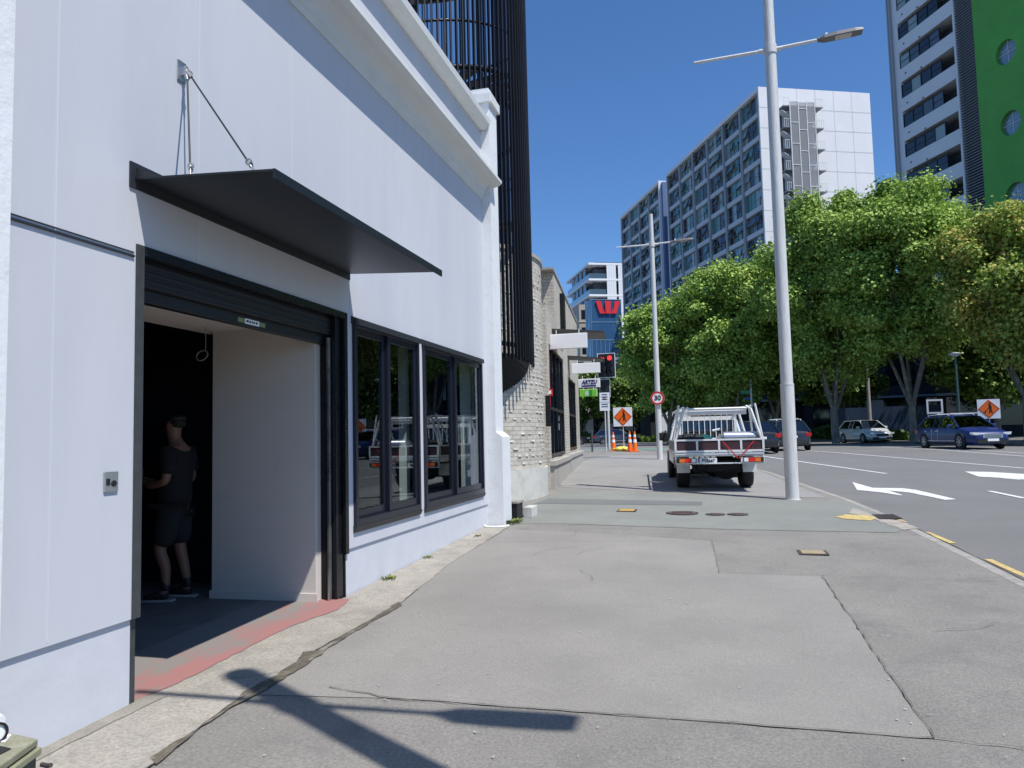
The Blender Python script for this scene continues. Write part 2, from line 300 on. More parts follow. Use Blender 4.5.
def patch(name,poly,lift,m,road=False,amp=0,step=.2,seed=1,thing_=None):
    if amp: poly=smooth_noise_poly([tuple(p) for p in poly],amp,step,seed)
    me=bpy.data.meshes.new(name); bm=bmesh.new(); f=bm.faces.new([bm.verts.new((x,y,0)) for x,y in poly])
    if f.normal.z<0 or True:
        bmesh.ops.triangulate(bm,faces=[f])
    # cut across crease lines so the sheet follows the fall of the ground
    for X in (-3.35,3.15): bmesh.ops.bisect_plane(bm,geom=bm.verts[:]+bm.edges[:]+bm.faces[:],plane_co=(X,0,0),plane_no=(1,0,0))
    for Y in [33+i for i in range(0,12)]: bmesh.ops.bisect_plane(bm,geom=bm.verts[:]+bm.edges[:]+bm.faces[:],plane_co=(0,Y,0),plane_no=(0,1,0))
    for v in bm.verts: v.co.z=(RD if road else H)(v.co.x,v.co.y)+lift
    bm.normal_update()
    for fc in bm.faces:
        if fc.normal.z<0: fc.normal_flip()
    bm.to_mesh(me); bm.free(); me.materials.append(m)
    o=bpy.data.objects.new(name,me); COL.objects.link(o)
    if thing_ is None: o['kind']='structure'
    return o
def ribbon(pts,wd): 
    L_=[];R_=[]
    for i,p in enumerate(pts):
        a=pts[max(0,i-1)];c=pts[min(len(pts)-1,i+1)]; dx,dy=c[0]-a[0],c[1]-a[1]; l=math.hypot(dx,dy) or 1
        w_=wd[i] if isinstance(wd,list) else wd
        L_.append((p[0]-dy/l*w_/2,p[1]+dx/l*w_/2)); R_.append((p[0]+dy/l*w_/2,p[1]-dx/l*w_/2))
    return L_+R_[::-1]
def crackline(pts,amp=.012,step=.09,wd=.014,seed=3):
    rr=random.Random(seed); q=[]
    for a,b_ in zip(pts,pts[1:]):
        d=math.hypot(b_[0]-a[0],b_[1]-a[1]); m=max(1,int(d/step))
        for i in range(m): t=i/m; q.append((a[0]+(b_[0]-a[0])*t+rr.uniform(-amp,amp),a[1]+(b_[1]-a[1])*t+rr.uniform(-amp,amp)))
    q.append(tuple(pts[-1])); return q,[wd*rr.uniform(.4,1.3) for _ in q]
gp=[(-3.0,11.52),(-2.275,11.60),(0.25,11.42),(2.424,11.44),(2.76,11.9),(2.72,13.0),(2.5,15.0),(1.5,15.6),(-1.5,16.6),(-3.25,17.3),(-3.35,13.84)]
patch('footpath_green_band',gp,.004,M_green,amp=.02,step=.4)
patch('footpath_repair_strip',[(-3.2,15.1),(-.167,14.9),(-.157,14.3),(-3.3,14.2)],.008,M_dark,amp=.01,step=.3)
patch('footpath_far_concrete',[(-3.4,17.6),(-1.5,16.9),(1.5,15.9),(2.2,15.9),(1.45,22.6),(.7,25.6),(-.5,29.0),(-1.8,32.0),(-4.5,32.0),(-4.55,28),(-3.7,19)],.004,mat('footpath_pale',(.27,.262,.25),.85,var=.08,vscale=.8,speck=.15,bump=.6,dirt=(.21,.205,.2),dscale=1,damt=.6),amp=.02,step=.5)
patch('footpath_slab',[(-2.95,10.9)]+[tuple(p) for p in P['slab'][1:9]]+[(-1.87,4.27),(-2.34,4.2),(-2.95,4.1)],.004,M_slab,amp=.012,step=.3,seed=5)
cp=[(-3.48,-9),(-3.45,3.3),(-3.38,3.94),(-3.35,6.3),(-3.36,11.1),(-3.0,11.2)]+[(-2.95,9.74),(-2.93,8.3),(-2.81,7.0),(-2.75,6.4),(-2.765,6.0),(-2.775,5.5),(-2.815,5.1),(-2.775,4.7),(-2.79,4.1),(-2.75,3.7),(-2.685,3.2),(-2.64,2.5),(-2.45,-9)]
patch('concrete_strip',cp,.008,M_conc,amp=.015,step=.12,seed=7)
patch('wall_mortar_strip',[(-3.50,2.3),(-3.47,3.95),(-3.24,4.0),(-3.27,3.6),(-3.30,2.3)],.012,mat('mortar',(.27,.25,.21),.95,var=.15,vscale=6,speck=.2,bump=1),amp=.01,step=.1)
patch('brown_infill',P['patchbrown'],.012,M_brown,amp=.012,step=.06,seed=9)
CL5=[(-2.60,1.6),(-2.64,2.6),(-2.68,3.2),(-2.745,3.7),(-2.785,4.1),(-2.77,4.7),(-2.81,5.1),(-2.77,5.5),(-2.76,6.0),(-2.75,6.4),(-2.80,6.98)]
for k,(nm,sd_,wd) in enumerate((('line1',1,.009),('line2',2,.011),('line3',3,.006),('line4',4,.005),('line5',5,.010),('line6',6,.009))):
    pts=P[nm]
    if nm=='line5': pts=CL5
    q,ws=crackline(pts,wd=wd,seed=sd_); patch('crack',ribbon(q,ws),.0125+.0004*k,M_crack)
rr=random.Random(4)
for k,(x,y,a,l) in enumerate([(-1.6,9.0,1.5,1.2),(-1.2,7.6,1.6,.6),(-2.1,8.9,1.4,.8),(-3.0,9.9,1.2,.7),(-3.1,4.3,.6,.5),(-3.0,5.7,.3,.4),(1.6,6.4,.5,.6),(-1.9,10.4,1.5,.8)]):
    pts=[(x,y)]
    for i in range(5): a+=rr.uniform(-.35,.35); pts.append((pts[-1][0]+math.cos(a)*l/5,pts[-1][1]+math.sin(a)*l/5))
    q,ws=crackline(pts,amp=.008,wd=.005,seed=k+20); patch('crack',ribbon(q,ws),.0155+.0004*k,M_crack)
patch('worn_red_threshold',[(-3.40,3.80),(-3.33,4.2),(-3.33,5.52),(-3.2,6.1),(-3.27,6.45),(-4.1,6.45),(-4.1,3.8)],.0125,M_redfl,amp=.01,step=.08)
# pale scuffs and droppings: countless flecks
b=MB(); rr=random.Random(11)
for i in range(420):
    x=rr.uniform(-2.8,2.9); y=rr.uniform(3.2,17); r0=rr.uniform(.003,.008)
    if rr.random()<.04: r0*=1.8
    k=rr.randint(5,7); z_=H(x,y)+.0126
    b.add([(x+math.cos(6.28*j/k)*r0*rr.uniform(.6,1.4),y+math.sin(6.28*j/k)*r0*rr.uniform(.6,1.4),z_) for j in range(k)],[tuple(range(k))])
tag(b.build('pavement_flecks',mat('pale_flecks',(.44,.43,.40),.8),fixn=False),'small pale flecks of gum and grit scattered on the grey footpath','litter',kind='stuff')
# covers set in the footpath
def cover(x,y,rx,ry,m,label,rect=False):
    t=thing('utility_cover',label,'utility cover',(x,y,H(x,y)))
    b=MB()
    if rect:
        b.box(-rx,rx,-ry,ry,.006,.017)
        f=b.build('lid',m,t); c=MB(); c.box(-rx-.035,rx+.035,-ry-.035,ry+.035,.002,.0125); c.build('frame',M_iron,t)
    else:
        b.disc((0,0,.008),(0,0,1),rx,.010,32); 
        for i in range(7): b.box(-rx*.75,rx*.75,-rx*.7+i*rx*.233-.008,-rx*.7+i*rx*.233+.008,.018,.022)
        b.build('lid',m,t); c=MB(); c.ring((0,0,.004),(0,0,1),rx+.003,rx+.04,.013); c.build('frame',M_iron,t)
    return t
cover(-1.43,13.36,.13,.15,mat('yellow_cover',(.50,.30,.06),.7,var=.2,vscale=20),'small rectangular yellow cover in the green band, nearest the shop',True)
cover(-.48,13.12,.23,.23,M_iron_red,'large round rusty cover in the middle of the green band')
cover(.06,13.02,.12,.12,M_iron_red,'small round rusty cover just right of the large round one')
cover(.42,13.08,.13,.13,M_iron_red,'small round rusty cover nearest the lamp post on the green band')
cover(1.15,9.66,.13,.13,mat('tan_cover',(.33,.26,.16),.8,var=.2,vscale=20),'small square tan cover alone in the dark asphalt',True)
# storm drain
t=thing('storm_drain','black storm drain grate beside the yellow blotched kerb','drain',(2.68,13.1,H(2.68,13.1)))
b=MB(); 
for i in range(9): b.box(-.14,.14,-.30+i*.07,-.27+i*.07,.004,.02)
b.box(-.16,-.14,-.32,.32,.004,.022); b.box(.14,.16,-.32,.32,.004,.022)
b.build('grate',M_iron,t); MB().box(-.14,.14,-.31,.31,.002,.006).build('pit_shade_sheet',M_under,t)  # flat black sheet under the bars paints in the dark of the drain
patch('kerb_yellow_blotch',[(2.0,12.75),(2.35,12.6),(2.5,12.9),(2.42,13.25),(2.1,13.3),(1.9,13.0)],.011,M_yel,amp=.03,step=.12)
patch('drain_surround',[(2.38,14.2),(2.5,13.6),(2.82,12.4),(2.86,11.9),(2.62,11.7),(2.5,12.2),(2.45,12.75),(2.2,13.5)],.0085,M_conc,amp=.03,step=.12)
# road paint
patch('road_marking',P['arrow1'],.008,M_white,True,amp=0); patch('road_marking',P['arrow2'],.008,M_white,True)
def line(p,q,wd,m=M_white,n=1):
    return patch('road_marking',ribbon([p,q],wd),.008,m,True)
def dirn(p,q,d): l=math.hypot(q[0]-p[0],q[1]-p[1]); return (q[0]+(q[0]-p[0])/l*d,q[1]+(q[1]-p[1])/l*d)
line((2.23,33.4),(4.89,23.6),.12); line((5.86,18.5),(6.01,17.05),.12); line((6.4,12.2),(6.52,9.4),.12); line((.4,39.6),(1.4,36.4),.12)
lb=[(1.6,48),(4.33,39.24),(6.94,31.08),(8.89,25.1),(10.3,20),(11.2,14),(11.7,6)]
for a,b_ in zip(lb,lb[1:]): line(a,b_,.12)
lc=[(5.6,56),(8.0,45.5),(9.43,38.68),(11.0,30.96),(12.3,24),(13.2,16)]
for a,b_ in zip(lc,lc[1:]): line(a,b_,.11)
ld=[(6.3,57),(8.75,46),(10.4,38.6),(12.1,31)]
for a,b_ in zip(ld,ld[1:]): line(a,b_,.10)
for p,q in (((1.34,23.25),(1.52,22.5)),((1.80,21.4),(2.01,20.5)),((2.24,19.3),(2.41,18.4)),((2.58,17.0),(2.74,16.1)),((2.95,14.4),(3.03,13.5)),((3.08,12.45),(3.15,11.45)),((3.20,10.3),(3.25,9.2)),((3.29,8.0),(3.33,6.9))): line(tuple(p),tuple(q),.085,M_yel)
# green cycle lane and limit lines on the side street
patch('cycle_lane',[(-12,44.2),(1.5,43.4),(1.5,44.9),(-12,45.7)],.008,M_cyc,True); patch('road_marking',[(-2.4,42.0),(1.0,41.4),(1.0,41.7),(-2.4,42.3)],.008,M_white,True); patch('road_marking',[(-12,48.2),(1.5,47.4),(1.5,47.55),(-12,48.35)],.008,M_white,True)
ks=[(kerbx(y)+.245,y) for y in [i*.5 for i in range(8,64)]]
q,ws=crackline(ks,amp=.012,step=.2,wd=.022,seed=77); patch('gutter_seam',ribbon(q,ws),.0085,mat('gutter_dirt',(.05,.047,.042),.95,var=.4,vscale=15),True)
# far footpath
FK=[(-40,74),(-10,76),(5,76),(8.3,74),(10.6,60),(12.4,50),(14.0,41),(15.6,31),(17.2,20),(18,5),(18.5,-20)]
b=MB()
for (x0,y0),(x1,y1) in zip(FK,FK[1:]):
    dx,dy=x1-x0,y1-y0; l=math.hypot(dx,dy); nx,ny=-dy/l,dx/l
    z0=RD(5,y0)+.14; z1=RD(5,y1)+.14
    o0=(x0+60 if x0>7 else x0,y0+(0 if x0>7 else 60)); o1=(x1+60 if x1>7 else x1,y1+(0 if x1>7 else 60))
    b.quad((x0,y0,z0),(x1,y1,z1),(o1[0],o1[1],z1+.3),(o0[0],o0[1],z0+.3)); b.quad((x0,y0,z0-.3),(x1,y1,z1-.3),(x1,y1,z1),(x0,y0,z0))
b.add([(8.3,74,RD(5,74)+.14),(68.3,74,RD(5,74)+.44),(8.3,134,RD(5,74)+.44)],[(0,1,2)])
o=b.build('far_footpath',mat('far_footpath',(.14,.135,.125),.9,var=.15,vscale=.4,speck=.2),fixn=False); o['kind']='structure'

# ---------------------------------------------------------------- white shop building
T=0.15
shop=thing('shop_building','pale blue-white corner shop with black canopy, roller door opening and two dark windows','building',(-3.35,6,G(6)))
def B(boxes,name,m,parent=shop,bevel=0,label=None):
    b=MB()
    for x in boxes: b.box(*x)
    o=b.build(name,m,parent,world=True,bevel=bevel)
    if label: o['label']=label
    return o
XW=-3.35; XI=XW-T
door=(3.82,6.57,2.85); w1=(6.70,8.40); w2=(8.57,11.02); WZ0,WZ1=.795,2.80
B([(XI,XW,2.6,door[0],.60,5.62),(XI,XW,door[0],door[1],door[2],5.62),(XI,XW,door[1],w1[0],.60,5.62),
   (XI,XW,w1[0],w1[1],WZ1,5.62),(XI,XW,w1[0],w1[1],.60,WZ0),(XI,XW,w1[1],w2[0],.60,5.62),(XI,XW,w2[0],w2[1],WZ1,5.62),(XI,XW,w2[0],w2[1],.60,WZ0),(XI,XW,w2[1],11.7,.60,5.62),
   (XI-.3,XW,-14,2.6,.60,5.62)],'wall',M_wall)
B([(XI,XW-.018,2.6,door[0],-.2,.60),(XI,XW-.018,door[1],11.7,-.1,.60),(XI-.3,XW-.018,-14,2.6,-.6,.60)],'plinth_wall',M_wall_low)
# seams between the wall sheets
b=MB()
for y in (3.22,4.39): b.box(XW-.001,XW+.003,y-.004,y+.004,2.79 if y<3.79 else 2.86,5.5)
for y in (5.6,6.65,7.91,9.08,10.2): b.box(XW-.001,XW+.003,y-.003,y+.003,2.86,5.5)
b.box(XW-.001,XW+.003,3.218,3.222,.62,2.75); b.box(XW-.001,XW+.003,2.83,2.834,.62,2.75)
b.build('wall_seam',M_seam,shop,world=True)
b=MB(); b.box(XW,XW+.012,2.7,3.79,2.772,2.784); b.box(XW,XW+.006,2.7,3.79,2.80,2.806); b.build('wall_flashing',M_flash,shop,world=True)
# upper wall, cornice, parapet
B([(XI,XW,-14,11.7,5.80,7.0),(XI,XW+.02,-14,11.2,5.62,5.80)],'parapet_wall',M_wall)
prof=[(XW,5.42),(XW+.015,5.42),(XW+.03,5.47),(XW+.055,5.50),(XW+.07,5.56),(XW+.11,5.61),(XW+.17,5.645),(XW+.235,5.66),(XW+.265,5.675),(XW+.30,5.70),(XW+.30,5.745),(XW+.28,5.77),(XW,5.80)]
MB().prism(prof,-14,11.42,'xz').build('cornice',M_cap,shop,world=True)
prof=[(XI-.05,6.62),(XW+.03,6.55),(XW+.08,6.55),(XW+.17,6.62),(XW+.18,6.70),(XW+.05,6.84),(XI-.05,6.86)]
MB().prism(prof,-14,11.25,'xz').build('parapet_cap',M_cap,shop,world=True)
# pilasters
def pilaster(y0,y1,xf,name='pilaster',top=7.25,foot=True):
    b=MB(); b.box(XI,xf,y0,y1,1.72,top); 
    if foot:
        b.box(XI,xf+.10,y0,y1+.03,-.1,1.64); b.add([(XI,y0,1.64),(xf+.10,y0,1.64),(xf+.10,y1+.03,1.64),(XI,y1+.03,1.64),(XI,y0,1.72),(xf,y0,1.72),(xf,y1,1.72),(XI,y1,1.72)],[(0,1,5,4),(1,2,6,5),(2,3,7,6),(3,0,4,7)])
    else: b.box(XI,xf,y0,y1,-.1,1.72)
    o=b.build(name,M_wall_white,shop,world=True)
pilaster(11.27,11.72,XW+.15)
B([(XI-.02,XW+.2,11.22,11.77,7.0,7.16),(XI,XW+.17,11.25,11.74,7.16,7.2)],'pilaster_cap',M_cap,bevel=.01)
pilaster(2.1,2.83,XW+.14,top=6.5,foot=False)
B([(XI-9,XI,11.55,11.7,-.2,6.9)],'side_wall',M_wall_white)
# door frame, roller door housing
B([(XW-.10,XW+.012,door[0]-.012,door[0]+.05,.60,door[2]+.01),(XW-.10,XW-.02,door[0]-.01,door[0]+.045,.05,.60),
   ],'door_jamb',M_jamb)
B([(XW-.02,XW+.012,door[1]-.05,door[1]+.012,.56,door[2]+.01),(XW-.35,XW-.02,door[1]-.02,door[1]+.01,.05,door[2]),(XW-.30,XW-.03,door[1]-.16,door[1]-.02,.05,door[2]-.02)],'door_reveal',M_black)
B([(XW-.09,XW-.07,6.35,6.39,.10,2.6)],'door_track',M_chrome)
B([(XW-.03,XW+.012,door[0]+.05,door[1]-.05,2.80,2.86),(XW-.35,XW-.03,door[0]+.05,door[1]-.02,2.84,2.87)],'door_head_trim',M_black)
b=MB(); b.box(XW-.33,XW-.08,door[0]+.05,door[1]-.16,2.63,2.84); b.box(XW-.20,XW-.13,door[0]+.05,door[1]-.16,2.545,2.63)
for i in range(3): b.box(XW-.085,XW-.072,door[0]+.05,door[1]-.16,2.66+i*.05,2.685+i*.05)
b.build('roller_door',mat('roller_door_paint',(.006,.007,.009),.45),shop,world=True,bevel=.004)
tg=B([(XW-.129,XW-.127,5.03,5.40,2.565,2.60)],'door_sticker',mat('sticker_green',(.22,.24,.12),.6)); MB().box(XW-.127,XW-.125,5.12,5.31,2.562,2.603).build('sticker_label',M_whitep,tg,world=True)
b=MB()
for i,(y,wd) in enumerate(((5.135,.03),(5.175,.02),(5.205,.015),(5.23,.02),(5.262,.025))): b.box(XW-.125,XW-.124,y,y+wd,2.575,2.592)
b.build('sticker_print',M_blackp,tg,world=True)
# interior
B([(XW-.33,XI-1.28,3.70,6.45,2.72,2.78)],'lobby_ceiling',M_ceil)
B([(-4.64,-3.54,6.31,6.42,.05,2.72)],'partition',M_inw); B([(-4.66,-3.52,6.298,6.31,.05,.235)],'skirting',M_inw)
B([(-3.66,-3.51,6.42,6.57,.05,2.72)],'inner_nib',M_inw)
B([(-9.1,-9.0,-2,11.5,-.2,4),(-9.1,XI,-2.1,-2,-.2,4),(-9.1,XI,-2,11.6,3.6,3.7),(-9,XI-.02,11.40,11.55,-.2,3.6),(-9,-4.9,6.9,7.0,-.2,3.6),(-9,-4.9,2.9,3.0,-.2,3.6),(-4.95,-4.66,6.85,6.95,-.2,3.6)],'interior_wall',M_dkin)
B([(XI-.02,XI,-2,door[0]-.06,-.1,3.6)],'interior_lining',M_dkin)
b=MB(); b.add([(-9,-2,G(-2)+.012),(-3.42,-2,G(-2)+.012),(-3.42,11.5,G(11.5)+.012),(-9,11.5,G(11.5)+.012)],[(0,1,2,3)]); b.build('interior_floor',M_fl_in,shop,world=True,fixn=False)
for nb in ((-3.87,-3.69,9.04,9.16,.3,2.83),(-3.71,-3.53,11.07,11.17,.3,2.83)): B([nb],'window_nib',mat('nib_paint',(.85,.86,.85),.7))
# windows
def window(y0,y1,name='window'):
    b=MB(); f=.05; x0,x1=XW-.09,XW+.035
    b.box(x0,x1,y0+.0,y0+f,WZ0,WZ1); b.box(x0,x1,y1-f,y1,WZ0,WZ1); b.box(x0,x1,y0+f,y1-f,WZ0,WZ0+f+.02); b.box(x0,x1,y0+f,y1-f,WZ1-f,WZ1)
    fr=b.build('window',M_navy,shop,world=True,bevel=.004)
    ym=(y0+y1)/2
    for a,c,xo in ((y0+f,ym-.01,-.05),(ym-.01,y1-f,-.01)):
        s=MB(); g=.06; xa,xb=XW+xo-.02,XW+xo+.02; zb=WZ0+f+.02; zt=WZ1-f
        s.box(xa,xb,a,a+g,zb,zt); s.box(xa,xb,c-g,c,zb,zt); s.box(xa,xb,a+g,c-g,zb,zb+g+.02); s.box(xa,xb,a+g,c-g,zt-g,zt)
        s.build('sash',M_navy,fr,world=True,bevel=.003)
        MB().box(XW+xo-.003,XW+xo+.003,a+g,c-g,zb+g+.02,zt-g).build('pane',M_win,fr,world=True)
    MB().prism([(XW,WZ0+.01),(XW+.045,WZ0-.002),(XW+.022,WZ0-.055),(XW,WZ0-.055)],y0-.01,y1+.01,'xz').build('sill',M_flash,fr,world=True)
    MB().prism([(XW-.005,WZ1+.055),(XW+.055,WZ1+.03),(XW+.055,WZ1-.03),(XW-.005,WZ1-.02)],y0-.02,y1+.02,'xz').build('head_flashing',M_flash,fr,world=True)
window(*w1); window(*w2)
# canopy
b=MB(); za,zb=3.255,3.20; xo=-2.38
b.add([(XW,3.78,za),(xo,3.78,zb),(xo,6.62,zb),(XW,6.62,za),(XW,3.78,za+.012),(xo,3.78,zb+.012),(xo,6.62,zb+.012),(XW,6.62,za+.012)],[(0,1,2,3),(4,7,6,5),(0,4,5,1),(1,5,6,2),(2,6,7,3),(3,7,4,0)])
b.box(xo-.004,xo+.008,3.78,6.62,zb-.045,zb+.014); 
cn=b.build('canopy',M_steel,shop,world=True)
b=MB(); b.box(XW,XW+.012,3.745,6.65,3.20,3.36); b.add([(XW+.012,3.79,3.268),(XW+.19,3.79,3.259),(XW+.012,3.79,3.33),(XW+.012,3.80,3.268),(XW+.19,3.80,3.259),(XW+.012,3.80,3.33)],[(0,1,2),(3,5,4),(0,3,4,1),(1,4,5,2),(2,5,3,0)]); b.build('canopy_flange',M_flash,cn,world=True)
def stay(a,c,parent=cn,turn=True):
    a=Vector(a);c=Vector(c); d=(c-a)
    s=MB(); s.tube([a+d*.07,a+d*.9],.006,8); o=s.build('stay_cable',M_cable,parent,world=True)
    s=MB(); s.tube([a,a+d*.07],.010,8); s.tube([a+d*.9,c],.008,8); s.ring(a+d*.9,(0,1,0),.013,.022,.008,12); s.ring(a+d*.93,(1,0,0),.010,.02,.008,12); s.ring(a+d*.03,(0,1,.3),.012,.022,.009,12)
    s.build('turnbuckle',M_chrome,o,world=True)
stay((XW+.05,4.20,4.14),(-2.53,3.83,3.22)); stay((XW+.05,4.20,4.12),(-2.98,3.83,3.245))
b=MB(); b.box(XW,XW+.01,4.16,4.24,4.07,4.21); b.ring((XW+.035,4.195,4.14),(0,1,0),.012,.028,.012,14); b.box(XW+.01,XW+.05,4.19,4.21,4.11,4.17); b.build('stay_anchor',M_chrome,cn,world=True)
# little plate by the door
t=thing('intercom_plate','small stainless intercom plate on the pale wall left of the doorway','intercom',(XW,3.63,1.42))
MB().box(0,.012,-.052,.052,-.058,.058).build('plate',M_chrome,t,bevel=.004); b=MB(); b.disc((.012,.015,-.01),(1,0,0),.018,.006,16); b.box(.012,.015,-.04,-.015,-.02,.02); b.build('button',M_blackp,t)
# hanging loop of cord inside
t=thing('hanging_cord','loop of white cord hanging from the lobby ceiling','cord',(-4.5,6.0,2.72))
def at_cord(): 
    s=MB(); s.tube([(0,0,0),(.01,0,-.1),(0,.01,-.22)],.004,6); 
    s.tube([(math.cos(a)*.06-.03,math.sin(a)*.02,-.27+math.sin(a)*.05) for a in [i*.6 for i in range(12)]],.006,6); return s
at_cord().build('cord_loop',mat('grey_cord',(.3,.3,.29),.7),t)
# floor bolt, white pipe, meter box
t=thing('anchor_bolt','short rusty bolt standing in the strip below the pale wall','bolt',(-3.42,3.57,H(-3.42,3.57)))
MB().tube([(0,0,0),(.004,0,.09)],.006,8).build('bolt_shaft',M_iron,t); MB().disc((.004,0,.09),(0,0,1),.010,.012,6).build('bolt_head',M_iron,t)
z_=H(-3.05,11.95)
t=thing('meter_box','black open-fronted box with grey lid against the brick drum beside the white pilaster','meter box',(-3.12,12.0,z_))
b=MB(); b.box(-.22,.08,-.12,.25,0,.27); b.build('box',M_blackp,t); MB().box(-.24,.10,-.14,.27,.27,.30).build('lid',M_kerb,t)
t=thing('concrete_step','small pale concrete block on the footpath beside the black meter box','step',(-2.98,12.3,H(-2.98,12.3)))
MB().box(-.05,.10,-.05,.35,0,.17).build('block',mat('step_concrete',(.55,.54,.5),.9,var=.1,vscale=8,bump=.6),t,bevel=.01)
t=thing('waste_pipe','thin white pipe lying at the foot of the white pilaster','pipe',(-3.2,11.1,H(-3.2,11.1)))
MB().tube([(-.14,-.1,.05),(-.10,-.1,.02),(.02,-.09,.018),(.13,-.06,.018),(.19,.12,.018)],.014,8).build('pipe_run',M_whitep,t)
# weeds
def weed(x,y,n,s,label,seed):
    rr=random.Random(seed); b=MB()
    for i in range(n):
        a=rr.uniform(0,6.28); d=rr.uniform(0,s*1.3); h=rr.uniform(.3,1)*s*.7; px,py=math.cos(a)*d,math.sin(a)*d*1.8; q=a+rr.uniform(-.8,.8); l=rr.uniform(.3,.8)*s; wd=rr.uniform(.10,.22)*s
        c,sn=math.cos(q),math.sin(q)
        b.add([(px,py,0),(px+c*l*.5-sn*wd,py+sn*l*.5+c*wd,h*.8),(px+c*l,py+sn*l,h),(px+c*l*.5+sn*wd,py+sn*l*.5-c*wd,h*.8)],[(0,1,2,3)])
    o=b.build('weed_tuft',mat('weed_green',(.16,.20,.05),.8,var=.4,vscale=20),fixn=False); o.location=(x,y,H(x,y)+.005); tag(o,label,'weed')
weed(-3.02,11.58,140,.09,'tuft of yellow-green weeds at the foot of the white pilaster',1)
weed(-3.27,7.35,70,.05,'tuft of weeds at the base of the wall under the nearer window',2)
weed(-3.30,8.55,40,.04,'sparse weeds at the base of the wall between the two windows',3)
weed(-3.2,10.2,40,.04,'sparse weeds at the base of the wall under the farther window',4)
# ---------------------------------------------------------------- brick building next door
DX,DY=-5.72,15.7; DR=2.3
bb=thing('brick_building','cream brick shop with a rounded dimpled corner and tall black-framed window','building',(-5.72,15.7,G(15.7)))
def Bb(boxes,name,m,parent=bb,M=None,bevel=0):
    b=MB()
    for x in boxes: b.box(*x,M)
    return b.build(name,m,parent,world=True,bevel=bevel)
# drum with projecting header bricks
b=MB(); n=72; ztop=5.42; 
for (r0,za,zb_) in ((DR,.98,ztop),):
    vs=[];fs=[]
    for k in range(n): a=2*math.pi*k/n; vs+=[(DX+math.cos(a)*r0,DY+math.sin(a)*r0,za),(DX+math.cos(a)*r0,DY+math.sin(a)*r0,zb_)]
    for k in range(n): i=2*k;j=2*((k+1)%n); fs.append((i,j,j+1,i+1))
    b.add(vs,fs,True); b.add([vs[2*k+1] for k in range(n)],[tuple(range(n))])
rr=random.Random(2); rows=int((ztop-1.15)/.15)
for j in range(rows):
    z0=1.08+j*.15
    for k in range(60):
        if rr.random()>.5: continue
        a=2*math.pi*(k+.5*(j%2))/60; 
        if not(-2.3<a-2*math.pi*round(a/(2*math.pi))<1.2): continue
        M=Matrix.Translation((DX,DY,0))@Matrix.Rotation(a,4,'Z'); hw_=rr.uniform(.04,.09); pr_=rr.uniform(.012,.024)
        b.add([(DR-.01,-hw_,z0),(DR+pr_,-hw_*.7,z0),(DR+pr_,hw_*.7,z0),(DR-.01,hw_,z0),(DR-.01,-hw_,z0+.05),(DR-.01,hw_,z0+.05)],[(0,3,2,1),(1,2,5,4),(0,1,4),(2,3,5)],False,M)
o=b.build('rounded_corner_wall',M_brick,bb,world=True)
uvmap(o,lambda c:(math.atan2(c.y,c.x)*DR*1.0,c.z))
b=MB(); b.tube([(DX,DY,-.2),(DX,DY,.98)],DR+.05,72); b.build('drum_plinth',mat('pale_render',(.56,.55,.50),.85,var=.06,vscale=3,bump=.5,dirt=(.40,.38,.34),dscale=4,damt=.6),bb,world=True)
b=MB(); b.tube([(DX,DY,ztop),(DX,DY,ztop+.08)],DR+.04,72); b.build('coping',mat('coping_concrete',(.34,.33,.30),.85,var=.1),bb,world=True)
# flat wall local frame: origin (-3.58,17.3), +y along wall, +x out
aw=math.atan2(-4.63+3.58,27.66-17.44)   # rotation of the facade
FM=Matrix.Translation((-3.58,17.3,0))@Matrix.Rotation(math.atan2(1.05,10.22),4,'Z')
Lw=11.0
def brickbox(boxes,name):
    b=MB()
    for x in boxes: b.box(*x,FM)
    o=b.build(name,M_brick,bb,world=True); Fi=FM.inverted(); r0=Vector((-5.72,15.7,G(15.7)))
    def f(c):
        q=Fi@(c+r0); return (q.y+q.x,q.z)
    uvmap(o,f); return o
WB=[(.15,4.3),(6.0,9.4)]
brickbox([(-.5,0,-.3,WB[0][0],-.1,4.7),(-.5,0,WB[0][0],1.9,3.85,4.7),(-.5,0,1.9,WB[0][1],3.85,5.95),(-.5,0,WB[0][1],WB[1][0],-.1,5.95),(-.5,0,WB[1][0],WB[1][1],3.5,5.95),(-.5,0,WB[1][1],Lw,-.1,5.95),
   (-.5,.0,WB[0][0],WB[0][1],-.1,1.10),(-.5,0,WB[1][0],WB[1][1],-.1,1.15)],'front_wall')
brickbox([(-8,-.5,-.3,0,-.1,4.7),(-8,-.5,1.6,1.9,4.7,5.95),(-8,-.5,Lw-.3,Lw,-.1,5.95),(-8,-7.7,1.9,Lw-.3,-.1,5.95)],'side_wall')
Bb([(-8,.03,1.57,Lw+.05,5.95,6.01),(-8,0.0,-.3,1.6,4.7,4.74)],'parapet_coping',M_kerb,M=FM)
Bb([(0,.10,-.2,4.6,-.1,.95),(0,.14,-.25,4.65,.95,1.06),(0,.10,4.8,Lw,-.1,.98),(0,.14,4.75,Lw+.05,.98,1.08)],'base_wall',mat('painted_block',(.42,.40,.36),.9,var=.12,vscale=3,speck=.1,bump=.8,dirt=(.3,.28,.25),dscale=3,damt=.6),M=FM)
